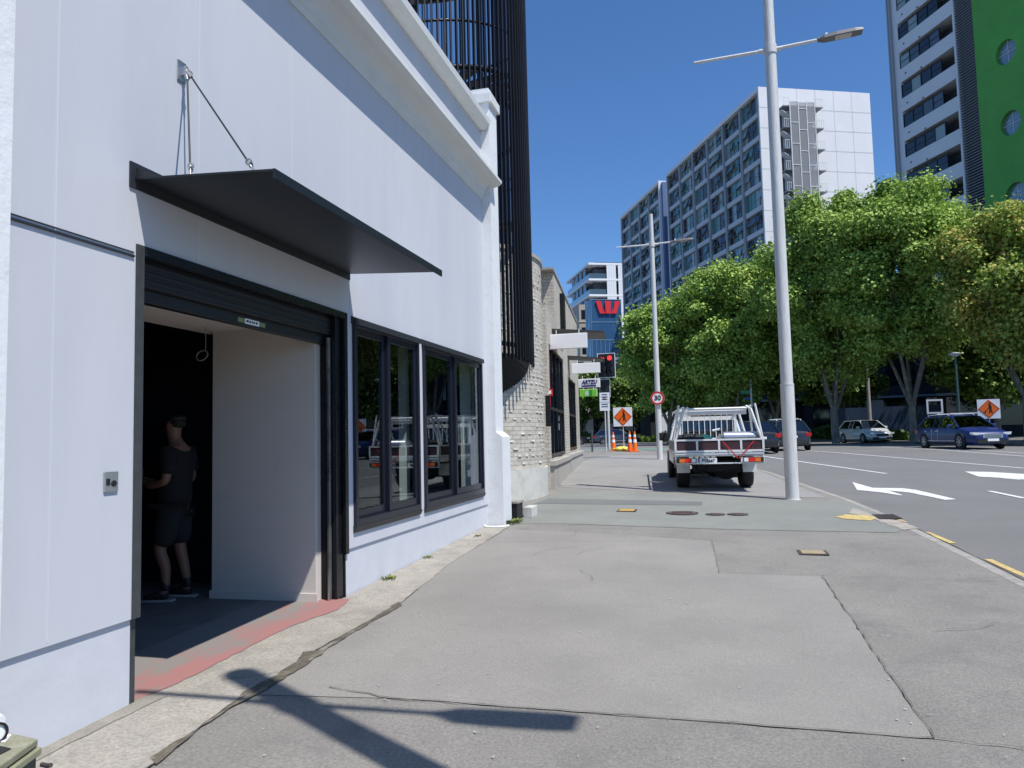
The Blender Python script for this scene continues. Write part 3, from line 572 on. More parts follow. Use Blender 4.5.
for k,(ya,yb) in enumerate(WB):
    zt=3.85 if k==0 else 3.5; zb_=1.12 if k==0 else 1.17
    b=MB(); f=.07
    for y in (ya,yb-f): b.box(-.15,-.02,y,y+f,zb_,zt,FM)
    b.box(-.15,-.02,ya,yb,zb_,zb_+.09,FM); b.box(-.15,-.02,ya,yb,zt-f,zt,FM); b.box(-.13,-.03,ya+f,yb-f,2.28,2.36,FM)
    m=3 if k==0 else 2
    for i in range(1,m+1): y=ya+(yb-ya)*i/(m+1); b.box(-.13,-.03,y-.03,y+.03,zb_+.09,zt-f,FM)
    wn=b.build('window',M_black,bb,world=True); MB().box(-.09,-.08,ya+f,yb-f,zb_+.09,zt-f,FM).build('pane',glass('street_glass',(.85,.92,.92),ior=1.25),wn,world=True)
    if k==0:
        MB().box(-.078,-.070,ya+.08,ya+.85,2.38,zt-.08,FM).build('red_poster',mat('red_poster',(.62,.03,.03),.5),wn,world=True)
        bl=MB()
        for i in range(6): y=ya+.95+i*.52; bl.box(-.125,-.12,y,y+.34,zb_+.12,2.26 if i%3 else 3.6,FM)
        bl.build('window_blinds',mat('pale_blind',(.62,.78,.78),.7),wn,world=True)
        ps=MB()
        for y,z in ((3.2,1.8),(3.2,2.05),(3.5,1.5)): ps.box(-.078,-.074,y,y+.3,z,z+.18,FM)
        ps.build('window_notices',M_whitep,wn,world=True)
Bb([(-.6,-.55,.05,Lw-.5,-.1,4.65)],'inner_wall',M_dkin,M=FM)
Bb([(-.02,.09,-.75,-.68,1.85,2.55)],'wall_light',M_black,M=FM)
# canopies over the footpath with signboards (hung across the walk)
def canopy_b(y0,y1,z,w_,name,lab=None):
    b=MB(); b.add([(0,y0,z+.12),(w_,y0,z+.02),(w_,y1,z+.02),(0,y1,z+.12),(0,y0,z+.19),(w_,y0,z+.08),(w_,y1,z+.08),(0,y1,z+.19)],[(0,1,2,3),(4,7,6,5),(0,4,5,1),(1,5,6,2),(2,6,7,3),(3,7,4,0)],False,FM)
    return b.build(name,mat('awning_metal',(.05,.047,.042),.5,metal=.2),bb,world=True)
canopy_b(1.0,2.3,4.13,1.3,'awning'); canopy_b(5.9,6.7,3.97,1.1,'awning')
Bb([(.0,.12,3.6,4.1,4.35,5.7)],'dark_downpipe_panel',M_black,M=FM)
def signboard(x0,x1,y,z0,z1,label,mt,name='signboard',grp=None):
    t=thing(name,label,'sign',((x0+x1)/2,y,z0))
    w_=(x1-x0)/2; MB().box(-w_,w_,-.06,.06,0,z1-z0).build('panel',mt,t,bevel=.006)
    c=MB(); c.box(-w_-.012,w_+.012,-.05,.05,z1-z0,z1-z0+.015); c.box(-w_-.012,-w_-.001,-.05,.05,0,z1-z0); c.box(w_+.001,w_+.012,-.05,.05,0,z1-z0); c.tube([(-w_*.6,0,z1-z0),(-w_*.6,0,z1-z0+.12)],.012,6); c.tube([(w_*.6,0,z1-z0),(w_*.6,0,z1-z0+.12)],.012,6); c.build('frame',M_alum,t)
    return t
signboard(-3.70,-2.76,18.0,3.76,4.11,'blank white projecting signboard under the first awning, nearest the brick drum',M_whitep)
signboard(-4.02,-3.15,23.0,3.56,3.86,'blank white projecting signboard farther along, above the blue-lettered sign',M_whitep)
t=signboard(-4.17,-3.44,25.0,3.24,3.52,'white projecting sign with slanted navy letters ARTZU',M_whitep)
text('letters','ARTZU',.185,mat('navy_print',(.02,.02,.16),.5),t,(0.02,-.066,.175),(R(90),0,0),sx=.84,shear=.25,bold=.008)
MB().box(-.23,.25,-.066,-.061,.03,.075).build('underline_strip',mat('navy_print',(.02,.02,.16),.5),t)
t=signboard(-4.44,-3.83,27.0,3.04,3.30,'bright green projecting sign below the white lettered one',mat('green_sign',(.18,.55,.04),.5))
MB().box(-.12,.02,-.066,-.061,.03,.20).build('pale_square',mat('pale_sign_green',(.45,.62,.5),.5),t); MB().box(.04,.14,-.068,-.062,.01,.24).build('dark_band',mat('dark_sign_green',(.03,.28,.03),.5),t)
t=thing('wall_sign','small red blade sign beside the first brick building window','sign',(-3.57,17.25,2.58)); MB().box(-.09,.08,-.02,.02,0,.16).build('blade',M_red,t); MB().box(-.02,.05,-.026,-.021,.04,.12).build('white_mark',M_whitep,t)

# ---------------------------------------------------------------- cage of vertical black bars
CX,CY,CR=-5.74,14.4,2.42
cg=thing('stair_cage','tall cylindrical cage of black vertical bars rising behind the white pilaster','cage',(CX,CY,3.0))
def cz(a):  # bottom of the bars, dropping towards the drum
    return 3.12-.03*math.sin(a*3)
NB=126
b=MB()
for k in range(NB):
    a=2*math.pi*k/NB; M=Matrix.Translation((CX,CY,0))@Matrix.Rotation(a,4,'Z')
    b.box(CR-.055,CR,-.013,.013,cz(a)-.05*(k%2),14.5,M)
b.build('bars',mat('bar_paint',(.012,.012,.018),.4,spec=.5),cg,world=True)
for z in (3.35,8.05,12.3,14.3):
    MB().ring((CX,CY,z),(0,0,1),CR-.16,CR-.075,.07,72).build('ring',M_black,cg,world=True)
b=MB(); vs=[];fs=[]; n=120; A0,A1=-2.2,-.34
for k in range(n+1):
    a=A0+(A1-A0)*k/n; zi=3.13-.66*min(1.3,max(0,(-a-.34)/.40))**.55-.035*(k%2)
    vs+=[(CX+math.cos(a)*(CR-.03),CY+math.sin(a)*(CR-.03),3.17),(DX+math.cos(a)*(DR+.06),DY+math.sin(a)*(DR+.06),zi),(DX+math.cos(a)*(DR+.035),DY+math.sin(a)*(DR+.035),3.3)]
for k in range(n): i=3*k; fs+=[(i,i+1,i+4,i+3),(i+1,i+2,i+5,i+4)]
b.add(vs,fs); b.build('soffit',M_under,cg,world=True,fixn=False)
# helical stair inside
b=MB(); c=MB()
prev=None
for k in range(0,150,3):
    a=-.6+k*.13; z=5.6+k*.062; M=Matrix.Translation((CX,CY,0))@Matrix.Rotation(a,4,'Z')
    b.box(.5,CR-.2,-.12,.12,z-.03,z,M)
c.tube([(CX+math.cos(-.6+k*.13)*(CR-.2),CY+math.sin(-.6+k*.13)*(CR-.2),5.6+k*.062) for k in range(150)],.055,6)
c.tube([(CX+math.cos(-.6+k*.13)*(CR-.2),CY+math.sin(-.6+k*.13)*(CR-.2),6.5+k*.062) for k in range(150)],.025,6)
c.tube([(CX,CY,3.1),(CX,CY,14.3)],.12,12)
c.build('stringer',M_black,cg,world=True); b.build('stair_treads',M_black,cg,world=True)

# ---------------------------------------------------------------- street lamps
def lamp(x,y,h,arm_z,yaw,label,r0=.125,r1=.10,la=1.5,ra=.93):
    z=H(x,y); t=thing('street_lamp',label,'street lamp',(x,y,z-.02),yaw,'street lamps along the kerb')
    b=MB(); b.tube([(0,0,0),(0,0,2.25)],[r0*1.0,r0*1.03],24); b.build('base_sleeve',M_pole,t)
    b=MB(); b.tube([(0,0,2.25),(0,0,arm_z),(0,0,h)],[r0*.93,r0*.85 if r1>.09 else .08,r1],24); b.build('pole',M_pole,t)
    b=MB(); b.tube([(0,0,2.235),(0,0,2.262)],r0*1.06,24); b.tube([(0,0,arm_z-.09),(0,0,arm_z+.09)],r0*1.0,20); b.tube([(0,0,0),(0,0,.03)],r0*1.25,20); b.tube([(-.22,0,arm_z),(.22,0,arm_z)],.045,12); b.build('collar',M_pole,t)
    MB().tube([(-la,0,arm_z-.02),(0,0,arm_z)],[.028,.036],12).build('arm',M_pole,t)
    MB().tube([(0,0,arm_z),(ra,0,arm_z+.05)],[.036,.03],12).build('arm',M_pole,t)
    b=MB(); z0=arm_z
    pr=[(0,.06,.03),(.08,.11,.045),(.3,.125,.06),(.64,.125,.055),(.78,.11,.03)]
    vs=[];fs=[]
    for (xx,wd,hh) in pr:
        zz=z0+.04+xx*.06
        vs+=[(ra+xx,-wd,zz-.02),(ra+xx,wd,zz-.02),(ra+xx,wd*.8,zz+hh),(ra+xx,-wd*.8,zz+hh)]
    for i in range(4):
        for k in range(4): fs.append((4*i+k,4*i+(k+1)%4,4*i+4+(k+1)%4,4*i+4+k))
    fs+=[(0,1,2,3),(16,19,18,17)]
    b.add(vs,fs); b.tube([(ra-.04,0,z0+.05),(ra+.05,0,z0+.06)],.05,10); hd=b.build('lamp_head',mat('lamp_head_paint',(.13,.135,.14),.5),t)
    M=Matrix.Translation((ra+.42,0,z0+.045))@Matrix.Rotation(-math.atan(.06),4,'Y'); MB().box(-.14,.16,-.09,.09,-.012,-.002,M).build('led_lens',mat('led_lens',(.45,.45,.43),.2),hd)
    MB().tube([(ra+.12,0,z0+.08),(ra+.12,0,z0+.16)],.03,10).build('light_sensor',M_whitep,hd)
    return t
lamp(1.53,15.5,10.3,9.02,R(-2),'tall grey street lamp nearest the parked work truck, its foot on the footpath edge')
lamp(-1.79,28.9,9.45,8.26,R(3),'grey street lamp beyond the truck carrying the round 30 sign',r0=.108,r1=.066,la=1.37,ra=.75)
l3=lamp(1.41,1.77,9.95,8.55,R(2),'grey street lamp beside the viewer whose shadow falls across the near footpath',r1=.118,la=1.1)
# small hand-painted marks on distant poles and signs
def disc_sign(x,y,z,r):
    t=thing('speed_sign','round white 30 speed limit sign with red ring on the farther lamp post','sign',(x,y,z))
    MB().disc((0,0,0),(0,-1,0),r,.012,40).build('plate',M_whitep,t); MB().ring((0,-.0125,0),(0,-1,0),r*.73,r*.99,.004,40).build('red_ring',M_red,t)
    text('numerals','30',r*1.0,M_blackp,t,(0,-.017,-.0),(R(90),0,0),bold=.008); c=MB(); c.box(-.13,.13,.0,.012,-.06,-.03); c.box(-.13,.13,.0,.012,.03,.06); c.build('bracket',M_pole,t)
disc_sign(-1.79,28.76,2.98,.255)
def rw_sign(x,y,z,s,yaw,label,man=True,post=True,tilt=0):
    t=thing('roadworks_sign',label,'sign',(x,y,z),yaw)
    h0=1.18
    MB().box(-s,s,-.01,.01,h0,h0+2*s).build('white_panel',M_whitep,t)
    c=h0+s; q=s*.97; MB().prism([(-q,c),(0,c-q),(q,c),(0,c+q)],-.018,-.011,'xz').build('orange_diamond',M_orange,t)
    b=MB(); e=.022
    q2=q*.93;q3=q*.89
    for (a1,b1,a2,b2) in ((-1,0,0,-1),(0,-1,1,0),(1,0,0,1),(0,1,-1,0)): b.prism([(a1*q2,c+b1*q2),(a2*q2,c+b2*q2),(a2*q3,c+b2*q3),(a1*q3,c+b1*q3)],-.022,-.0185,'xz')
    b.build('diamond_border',M_blackp,t)
    b=MB()
    # worker with a shovel
    b.disc((.05*s*2,-.0185,c+.55*s),(0,-1,0),.085*s*1.2,.004,16)
    b.prism([(.0,c+.42*s),(.2*s,c+.42*s),(.28*s,c+.05*s),(.2*s,c-.05*s),(.02*s,c-.02*s)],-.022,-.0185,'xz')
    b.prism([(.05*s,c-.05*s),(.18*s,c-.05*s),(.10*s,c-.45*s),(-.02*s,c-.45*s)],-.022,-.0185,'xz'); b.prism([(.14*s,c-.05*s),(.26*s,c-.05*s),(.34*s,c-.45*s),(.22*s,c-.45*s)],-.022,-.0185,'xz')
    b.prism([(.2*s,c+.25*s),(.22*s,c+.32*s),(-.30*s,c-.28*s),(-.34*s,c-.22*s)],-.0265,-.0225,'xz'); b.prism([(-.48*s,c-.38*s),(-.22*s,c-.38*s),(-.32*s,c-.20*s)],-.022,-.0185,'xz')
    b.build('worker_symbol',M_blackp,t)
    f=MB(); f.tube([(0,.03,0),(0,.03,h0+1.5*s)],.022,8)
    for sx_ in (-1,1): f.tube([(0,.03,.25),(sx_*.38,.1,.02)],.014,6)
    f.tube([(0,.03,.25),(0,-.4,.02)],.014,6); f.tube([(-s*.6,.03,h0+.3*s),(s*.6,.03,h0+.3*s)],.014,6); f.build('stand',M_pole,t)
    return t
z=H(-4.03,36.6); rw_sign(-3.97,36.6,z,.46,R(-4),'orange diamond roadworks sign on white board standing between the traffic cones')
z=RD(12.6,39)+.3; t=rw_sign(12.95,40.2,z-.15,.46,R(-14),'red-orange diamond roadworks sign in the shade behind the blue car')
# parking sign
t=thing('parking_sign','tall white parking sign panel with lines of small print on a thin post','sign',(-4.72,35.8,H(-4.72,35.8)))
MB().tube([(0,.03,0),(0,.03,2.8)],.028,10).build('post',M_pole,t); MB().box(-.24,.24,-.005,.005,1.95,2.82).build('panel',M_whitep,t)
b=MB(); rr=random.Random(3)
for i in range(6):
    if i==3: b.box(-.22,.22,-.0105,-.0055,2.36,2.368); continue
    wq=rr.uniform(.10,.19); b.box(-wq,wq,-.0105,-.0055,2.70-i*.115,2.745-i*.115)
b.build('print_lines',mat('grey_print',(.06,.06,.07),.6),t)
text('letter_mark','P5',.15,M_blackp,t,(0,-.006,2.52),(R(90),0,0))
# cones
def cone(x,y,h,label,grp):
    t=thing('traffic_cone',label,'traffic cone',(x,y,H(x,y)),0,grp)
    MB().box(-.19,.19,-.19,.19,0,.035).build('base',M_orange,t,bevel=.01)
    MB().tube([(0,0,.035),(0,0,h)],[.125,.03],20).build('cone_body',M_orange,t)
    def rz_(z): return .125+(.03-.125)*(z-.035)/(h-.035)
    b=MB()
    for a,c in ((.45,.60),(.72,.84)): b.tube([(0,0,h*a),(0,0,h*c)],[rz_(h*a)+.004,rz_(h*c)+.004],20,cap=False)
    b.build('reflective_band',M_whitep,t,fixn=False); return t
g='orange cones round the roadworks sign'
cone(-4.45,36.5,.92,'orange traffic cone alone to the left of the roadworks sign',g)
cone(-3.57,35.6,.95,'orange traffic cone right of the roadworks sign, left one of the touching pair',g)
cone(-3.30,35.2,.95,'orange traffic cone right of the roadworks sign, right one of the touching pair',g)
# sandbag
t=thing('sandbag','slumped yellow sandbag on the ground between the cones','sandbag',(-4.0,36.0,H(-4,36)))
b=MB(); vs=[];fs=[]; nu,nv=16,8
for i in range(nv+1):
    ph=math.pi*i/nv
    for j in range(nu):
        th=2*math.pi*j/nu; k=1+.10*math.sin(3*th+i); vs.append((.34*math.sin(ph)*math.cos(th)*k,.2*math.sin(ph)*math.sin(th)*k,max(0,.09+.12*math.cos(ph)*(1+.25*math.cos(2*th)))))
for i in range(nv):
    for j in range(nu): fs.append((i*nu+j,i*nu+(j+1)%nu,(i+1)*nu+(j+1)%nu,(i+1)*nu+j))
b.add(vs,fs,True); b.build('bag',mat('yellow_sack',(.70,.55,.10),.8,var=.1,vscale=12),t); MB().tube([(-.3,0,.1),(-.38,-.05,.14),(-.40,0,.10)],[.05,.03,.06],8).build('tied_neck',mat('yellow_sack',(.70,.55,.10),.8),t)
t=thing('bollard','thin dark grey bollard at the far end of the brick building footpath','bollard',(-5.40,35.9,H(-5.4,35.9)))
MB().tube([(0,0,0),(0,0,1.0)],.045,12).build('post',mat('bollard_paint',(.06,.07,.08),.5),t); MB().tube([(0,0,1.0),(0,0,1.03)],[.055,.04],12).build('cap',mat('bollard_paint',(.06,.07,.08),.5),t)
# traffic lights
M_redlit=mat('lit_red_signal',(1,.03,.03),.4,emit=2.2)
t=thing('traffic_light','traffic light with white-edged black backboard showing red arrow and red disc','traffic light',(-4.9,38.3,H(-4.9,38.3)))
z0=4.62-H(-4.9,38.3)
MB().tube([(0,.12,0),(0,.12,z0+1.2)],.06,12).build('pole',M_pole,t)
MB().box(-.43,.43,-.01,.02,z0-.02,z0+1.18).build('backboard',M_blackp,t)
b=MB(); 
for x in ((-.46,-.43,z0-.05,z0+1.21),(.43,.46,z0-.05,z0+1.21)): b.box(x[0],x[1],-.015,.02,x[2],x[3])
b.box(-.43,.43,-.015,.02,z0+1.18,z0+1.21); b.box(-.43,.43,-.015,.02,z0-.05,z0-.02); b.build('backboard_edge',M_whitep,t)
for sx_ in (-.19,.19):
    hd=MB().box(sx_-.16,sx_+.16,-.16,-.012,z0+.04,z0+1.12).build('signal_head',M_plast,t,bevel=.01)
    for i in range(3):
        zc=z0+.94-i*.36
        if i==0 and sx_<0:
            b=MB(); b.prism([(sx_-.11,zc),(sx_-.02,zc+.09),(sx_-.02,zc-.09)],-.175,-.165,'xz'); b.box(sx_-.02,sx_+.10,-.175,-.165,zc-.025,zc+.025); b.build('red_arrow',M_redlit,hd)
        else: MB().disc((sx_,-.165,zc),(0,-1,0),.115,.01,20).build('lens',M_redlit if i==0 else mat('dark_lens',(.02,.02,.02),.2),hd)
    v=MB()
    for i in range(3):
        zc=z0+.94-i*.36
        for k in range(9):
            a0=math.pi*k/9;a1=math.pi*(k+1)/9
            v.quad((sx_+math.cos(a0)*.13,-.16,zc+math.sin(a0)*.13),(sx_+math.cos(a1)*.13,-.16,zc+math.sin(a1)*.13),(sx_+math.cos(a1)*.13,-.30,zc+math.sin(a1)*.12),(sx_+math.cos(a0)*.13,-.30,zc+math.sin(a0)*.12))
    v.build('visor',M_plast,hd,fixn=False)
b=MB(); b.box(-.36,.12,-.02,.03,z0-1.0,z0-.15); b.build('lower_signal_box',M_plast,t,bevel=.02)
MB().box(-.40,.16,.03,.05,z0-1.05,z0-.10).build('lower_backboard',M_pole,t)
# other far poles
t=thing('street_name_post','thin pole with small green street name blade among the tree leaves','sign post',(3.15,57,.85)); MB().tube([(0,0,0),(0,0,4.6)],[.09,.07],10).build('post',M_pole,t); MB().box(-.75,-.05,-.02,.02,3.55,3.8).build('name_blade',mat('name_blade_green',(.02,.30,.20),.5),t); MB().box(-.45,-.05,-.02,.02,3.1,3.3).build('blue_blade',mat('name_blade_blue',(.02,.06,.3),.5),t)
t=thing('utility_pole','pale wooden-grey pole standing behind the silver car','pole',(11.55,60.0,.85)); MB().tube([(0,0,0),(0,0,7.3)],[.14,.10],12).build('pole',mat('weathered_pole',(.32,.30,.28),.8,var=.2,vscale=4),t); MB().tube([(-.5,0,7.1),(.5,0,7.1)],.04,8).build('crossarm',M_pole,t)
t=thing('park_lamp','dark green post lamp with a flat round head in the tree shade','street lamp',(11.85,40.8,.75)); MB().tube([(0,0,0),(0,0,4.3)],[.07,.05],10).build('post',mat('green_post',(.03,.07,.06),.5),t); MB().tube([(0,0,4.3),(0,0,4.45),(0,0,4.52)],[.08,.32,.10],20).build('lamp_shade',mat('lamp_shade_grey',(.35,.36,.35),.5),t)
t=thing('hoop_sign','thin white rectangular frame on a post left of the blue car','sign',(10.75,40.6,.75)); b=MB()
for q in ((-.36,-.28,1.55,2.25),(.28,.36,1.55,2.25),(-.28,.28,1.55,1.63),(-.28,.28,2.17,2.25)): b.box(q[0],q[1],-.02,.02,q[2],q[3])
b.build('frame',mat('dull_white',(.5,.5,.5),.5),t); MB().tube([(-.3,.03,0),(-.3,.03,1.6)],.03,8).build('post',mat('dull_white',(.5,.5,.5),.5),t)
# ---------------------------------------------------------------- vehicles
def wheel(parent,x,y,r,wd,side,steer=0,spokes=7,rimm=None):
    M=Matrix.Translation((x,y,r))@Matrix.Rotation(steer,4,'Z'); 
    w_=MB(); pr=[(r*.66,-wd/2),(r*.93,-wd/2),(r,-wd*.36),(r,wd*.36),(r*.93,wd/2),(r*.66,wd/2),(r*.6,0)]
    n=28; vs=[];fs=[]
    for k in range(n):
        a=2*math.pi*k/n
        for rr_,xx in pr: vs.append((xx,math.cos(a)*rr_,math.sin(a)*rr_))
    m=len(pr)
    for k in range(n):
        for i in range(m): fs.append((k*m+i,k*m+(i+1)%m,((k+1)%n)*m+(i+1)%m,((k+1)%n)*m+i))
    w_.add(vs,fs,True,M); wo=w_.build('wheel',M_tyre,parent)
    b=MB(); xo=side*wd*.42
    b.ring((xo*.9,0,0),(side,0,0),r*.60,r*.68,.02,28,M); b.disc((xo*.35,0,0),(side,0,0),r*.62,.01,24,M); b.disc((xo*.8,0,0),(side,0,0),r*.14,.03,16,M)
    for k in range(spokes):
        MM=M@Matrix.Translation((xo*.95,0,0))@Matrix.Rotation(2*math.pi*k/spokes,4,'X'); b.box(-.012,.012,-r*.055,r*.055,r*.1,r*.62,MM)
    b.build('rim',rimm or M_alloy,wo)
    return wo
def car(name,label,loc,rz,paint,L=4.75,W=1.82,Hh=1.48,wagon=True,rails=False,bonnet=1.0,group=None,wr=.33,drop=0,plate='front'):
    t=thing(name,label,'car',loc,rz,group); hl=L/2; hw=W/2
    belt=.93*Hh/1.48
    st=[(hl,.34,.58,.58),(hl-.06,.22,.68,.70),(hl-.22,.19,.75,.80),(hl-.6,.18,.83,.88),(hl-bonnet*.95,.18,belt-.01,.905),(hl-bonnet-.35,.18,belt+.02,.91),(0,.18,belt+.03,.91),(-hl+1.0,.18,belt+.05,.91),(-hl+.35,.22,belt+.04,.87),(-hl+.08,.30,belt-.02,.80),(-hl,.36,belt-.18,.74)]
    b=MB(); vs=[]; sc_=W/1.82
    for (y,zl,zt,w_) in st:
        w_=w_*sc_
        half=[(w_*.80,zl),(w_*.97,zl+.10),(w_*1.0,zl+(zt-zl)*.45),(w_*.985,zl+(zt-zl)*.75),(w_*.93,zt-.03),(w_*.82,zt+.0),(w_*.4,zt+.025)]
        ring_=[(x,z) for x,z in half]+[(-x,z) for x,z in half[::-1]]
        vs+=[(x,y,z) for x,z in ring_]
    m=14; fs=[]
    for i in range(len(st)-1):
        for k in range(m): fs.append((i*m+k,i*m+(k+1)%m,(i+1)*m+(k+1)%m,(i+1)*m+k))
    fs+=[tuple(range(m)),tuple(range((len(st)-1)*m,len(st)*m))[::-1]]
    b.add(vs,fs,True); body=b.build('body',paint,t)
    e=body.modifiers.new('edge','EDGE_SPLIT'); e.split_angle=R(38)
    # glasshouse
    yb=[(hl-bonnet-.05,belt+.0),(hl-bonnet-.85,Hh-.06),(hl-bonnet-1.5,Hh-.01),(-hl+.75,Hh-.04) if wagon else (-hl+1.15,Hh-.06),(-hl+.18,belt+.0)]
    wb=hw*.90; wt=hw*.66
    def wx(z): return wb+(wt-wb)*(z-belt)/(Hh-belt)
    g=MB(); vs=[]
    for y,z in yb: vs+=[(wx(z),y,z),(-wx(z),y,z)]
    fs=[(0,2,4,6,8),(9,7,5,3,1)]+[(2*i,2*i+1,2*i+3,2*i+2) for i in range(4)]
    g.add(vs,fs); 
    # seats and dark cabin first so the glass has something behind it
    s=MB(); s.box(-wb*.85,wb*.85,yb[-1][0]+.3,yb[0][0]-.15,.5,belt-.02)
    for x in (-.38,.38):
        for y in (.35,-.55): s.box(x-.22,x+.22,y-.10,y+.02,belt-.3,Hh-.35); s.box(x-.13,x+.13,y-.09,y,Hh-.35,Hh-.18)
    s.build('seats',M_plast,body); g.build('windows',M_cglass,body)
    for sd in (-1,1):
        p=MB()
        def bar(a,c,r=.032): p.tube([a,c],r,6)
        P_=[(sd*(wx(z)+.002),y,z) for y,z in yb]
        bar(P_[0],P_[1],.035);bar(P_[1],P_[2]);bar(P_[2],P_[3],.035);bar(P_[3],P_[4],.05)
        for yy in (hl-bonnet-1.62,-hl+1.65,) if wagon else (hl-bonnet-1.62,): 
            bar((sd*(wx(belt)+.004),yy,belt),(sd*(wx(Hh-.03)+.004),yy,Hh-.04),.03)
        p.build('pillar',paint,body)
    r_=MB(); vs=[]
    for y,z in yb[1:4]: vs+=[(wx(z)*1.0,y,z+.004),(wx(z)*.6,y,z+.035),(-wx(z)*.6,y,z+.035),(-wx(z)*1.0,y,z+.004)]
    fs=[(4*i+k,4*i+k+1,4*i+5+k,4*i+4+k) for i in range(2) for k in range(3)]; r_.add(vs,fs,True); r_.build('roof',paint,body)
    ym=(hl-.93,-hl+.95)
    a=MB()
    for sd in (-1,1):
        for y in ym: a.disc((sd*(hw*.94),y,wr+.01),(sd,0,0),wr*1.14,hw*.066,30)
        a.box(sd*hw*.9-.08,sd*hw*.9+.08,ym[1],ym[0],.17,.24)
    a.box(-hw*.72,hw*.72,hl-.10,hl+.01,.24,.40); a.box(-hw*.75,hw*.75,-hl-.012,-hl+.1,.26,.36); a.build('lower_trim',M_plast,body)
    for sd in (-1,1):
        for y in ym: wheel(t,sd*(hw-.085),y,wr,.21,sd)
    for sd in (-1,1):
        h=MB(); h.add([(sd*.48,hl-.02,.60),(sd*.80,hl-.20,.63),(sd*.86,hl-.42,.75),(sd*.55,hl-.17,.72)],[(0,1,2,3)]); h.add([(sd*.48,hl+.015,.59),(sd*.83,hl-.17,.62),(sd*.895,hl-.42,.76),(sd*.55,hl-.13,.735)],[(0,1,2,3)]); 
        h=MB(); h.prism([(sd*.42,.585),(sd*.80,.60),(sd*.84,.72),(sd*.5,.70)],hl-.25,hl-.035,'xz'); h.build('headlight',M_lamp,t,bevel=.01)
        h=MB(); h.box(min(sd*.56,sd*.80),max(sd*.56,sd*.80),-hl+.0,-hl+.14,belt-.26,belt-.06); h.box(min(sd*.74,sd*.835),max(sd*.74,sd*.835),-hl+.04,-hl+.30,belt-.24,belt-.06); h.build('tail_light',M_tail,t,bevel=.01)
        h=MB(); h.box(min(sd*(hw-.02),sd*(hw+.17)),max(sd*(hw-.02),sd*(hw+.17)),hl-bonnet-.55,hl-bonnet-.40,belt+.02,belt+.16); h.build('mirror',paint,t,bevel=.03)
    g=MB(); g.box(-.42,.42,hl-.03,hl+.012,.47,.62); g.build('grille',M_chrome if plate=='front' else M_plast,t); g=MB()
    for i in range(3): g.box(-.36,.36,hl+.01,hl+.018,.495+i*.04,.51+i*.04)
    g.build('grille_slats',M_plast,body)
    MB().box(-.24,.24,hl+.012,hl+.024,.33,.44).build('number_plate',M_whitep,t); MB().box(-.18,.18,-hl-.02,-hl-.008,belt-.30,belt-.19).build('number_plate',M_whitep,t)
    d=MB(); 
    for sd in (-1,1):
        for y in (hl-bonnet-1.62,-hl+1.65): d.box(sd*hw*.997-.004,sd*hw*.997+.004,y-.006,y+.006,.32,belt-.05)
        d.box(sd*hw*.998-.008,sd*hw*.998+.008,-hl+1.3,hl-1.3,.34,.365)
        for y in (hl-bonnet-1.85,hl-bonnet-2.75): d.box(sd*hw*.98-.012,sd*hw*.98+.012,y,y+.18,belt-.14,belt-.115)
    d.build('door_trim',M_alum,body)
    if rails:
        r2=MB()
        for sd in (-1,1): r2.tube([(sd*wt*.95,hl-bonnet-1.15,Hh+.02),(sd*wt*.95,hl-bonnet-1.3,Hh+.07),(sd*wt*.95,-hl+1.0,Hh+.06),(sd*wt*.95,-hl+.85,Hh)],.02,8)
        for y in (.35,-.75): r2.box(-wt*1.02,wt*1.02,y-.04,y+.04,Hh+.09,Hh+.12)
        r2.build('roof_rack',M_alum,t)
    return t
P_blue=mat('blue_car_paint',(.003,.018,.115),.4,metal=0,coat=.35)
P_silver=mat('silver_white_car_paint',(.62,.63,.62),.35,metal=.1,coat=1)
P_char=mat('charcoal_car_paint',(.028,.028,.034),.3,metal=.3,coat=1)
P_blk=mat('black_car_paint',(.010,.010,.012),.25,metal=.2,coat=1)
zr=lambda x,y: RD(x,y)+.004
car('parked_car','royal blue wagon with silver roof rails driving towards the viewer on the far side of the road',(10.45,36.3,zr(10.45,36.3)),R(180-168+180-12+1),P_blue,L=4.77,W=1.82,Hh=1.47,rails=True) if False else None
def heading(az): return -R(az)   # local +Y to compass bearing measured from +Y towards +X
cars_g='cars on the street'
car('car','royal blue station wagon with silver roof rack on the far side of the road',(11.2,38.6,zr(11.2,38.6)),heading(166),P_blue,L=4.77,W=1.82,Hh=1.48,rails=True,group=cars_g)
car('car','silver-white wagon parked at the far kerb in the tree shade',(10.55,56.8,zr(10.55,56.8)),heading(163),P_silver,L=4.62,W=1.78,Hh=1.57,bonnet=.85,group=cars_g,plate='x')
car('car','charcoal estate car driving away, half hidden behind the street lamp',(3.75,40.9,zr(3.75,40.9)),heading(-6),P_char,L=4.7,W=1.82,Hh=1.46,group=cars_g,rails=True,plate='x')
car('car','black hatchback mostly hidden behind the right side of the work truck',(1.9,37.4,zr(1.9,37.4)),heading(-12),P_blk,L=4.3,W=1.78,Hh=1.46,group=cars_g,plate='x')
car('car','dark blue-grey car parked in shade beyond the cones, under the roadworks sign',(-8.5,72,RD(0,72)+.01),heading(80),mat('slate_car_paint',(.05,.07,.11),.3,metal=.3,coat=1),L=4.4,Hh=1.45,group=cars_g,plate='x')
car('car','dark car parked in deep shade at the far left end of the street',(-13.4,73,RD(0,73)+.01),heading(82),P_blk,L=4.4,Hh=1.45,group=cars_g,plate='x')

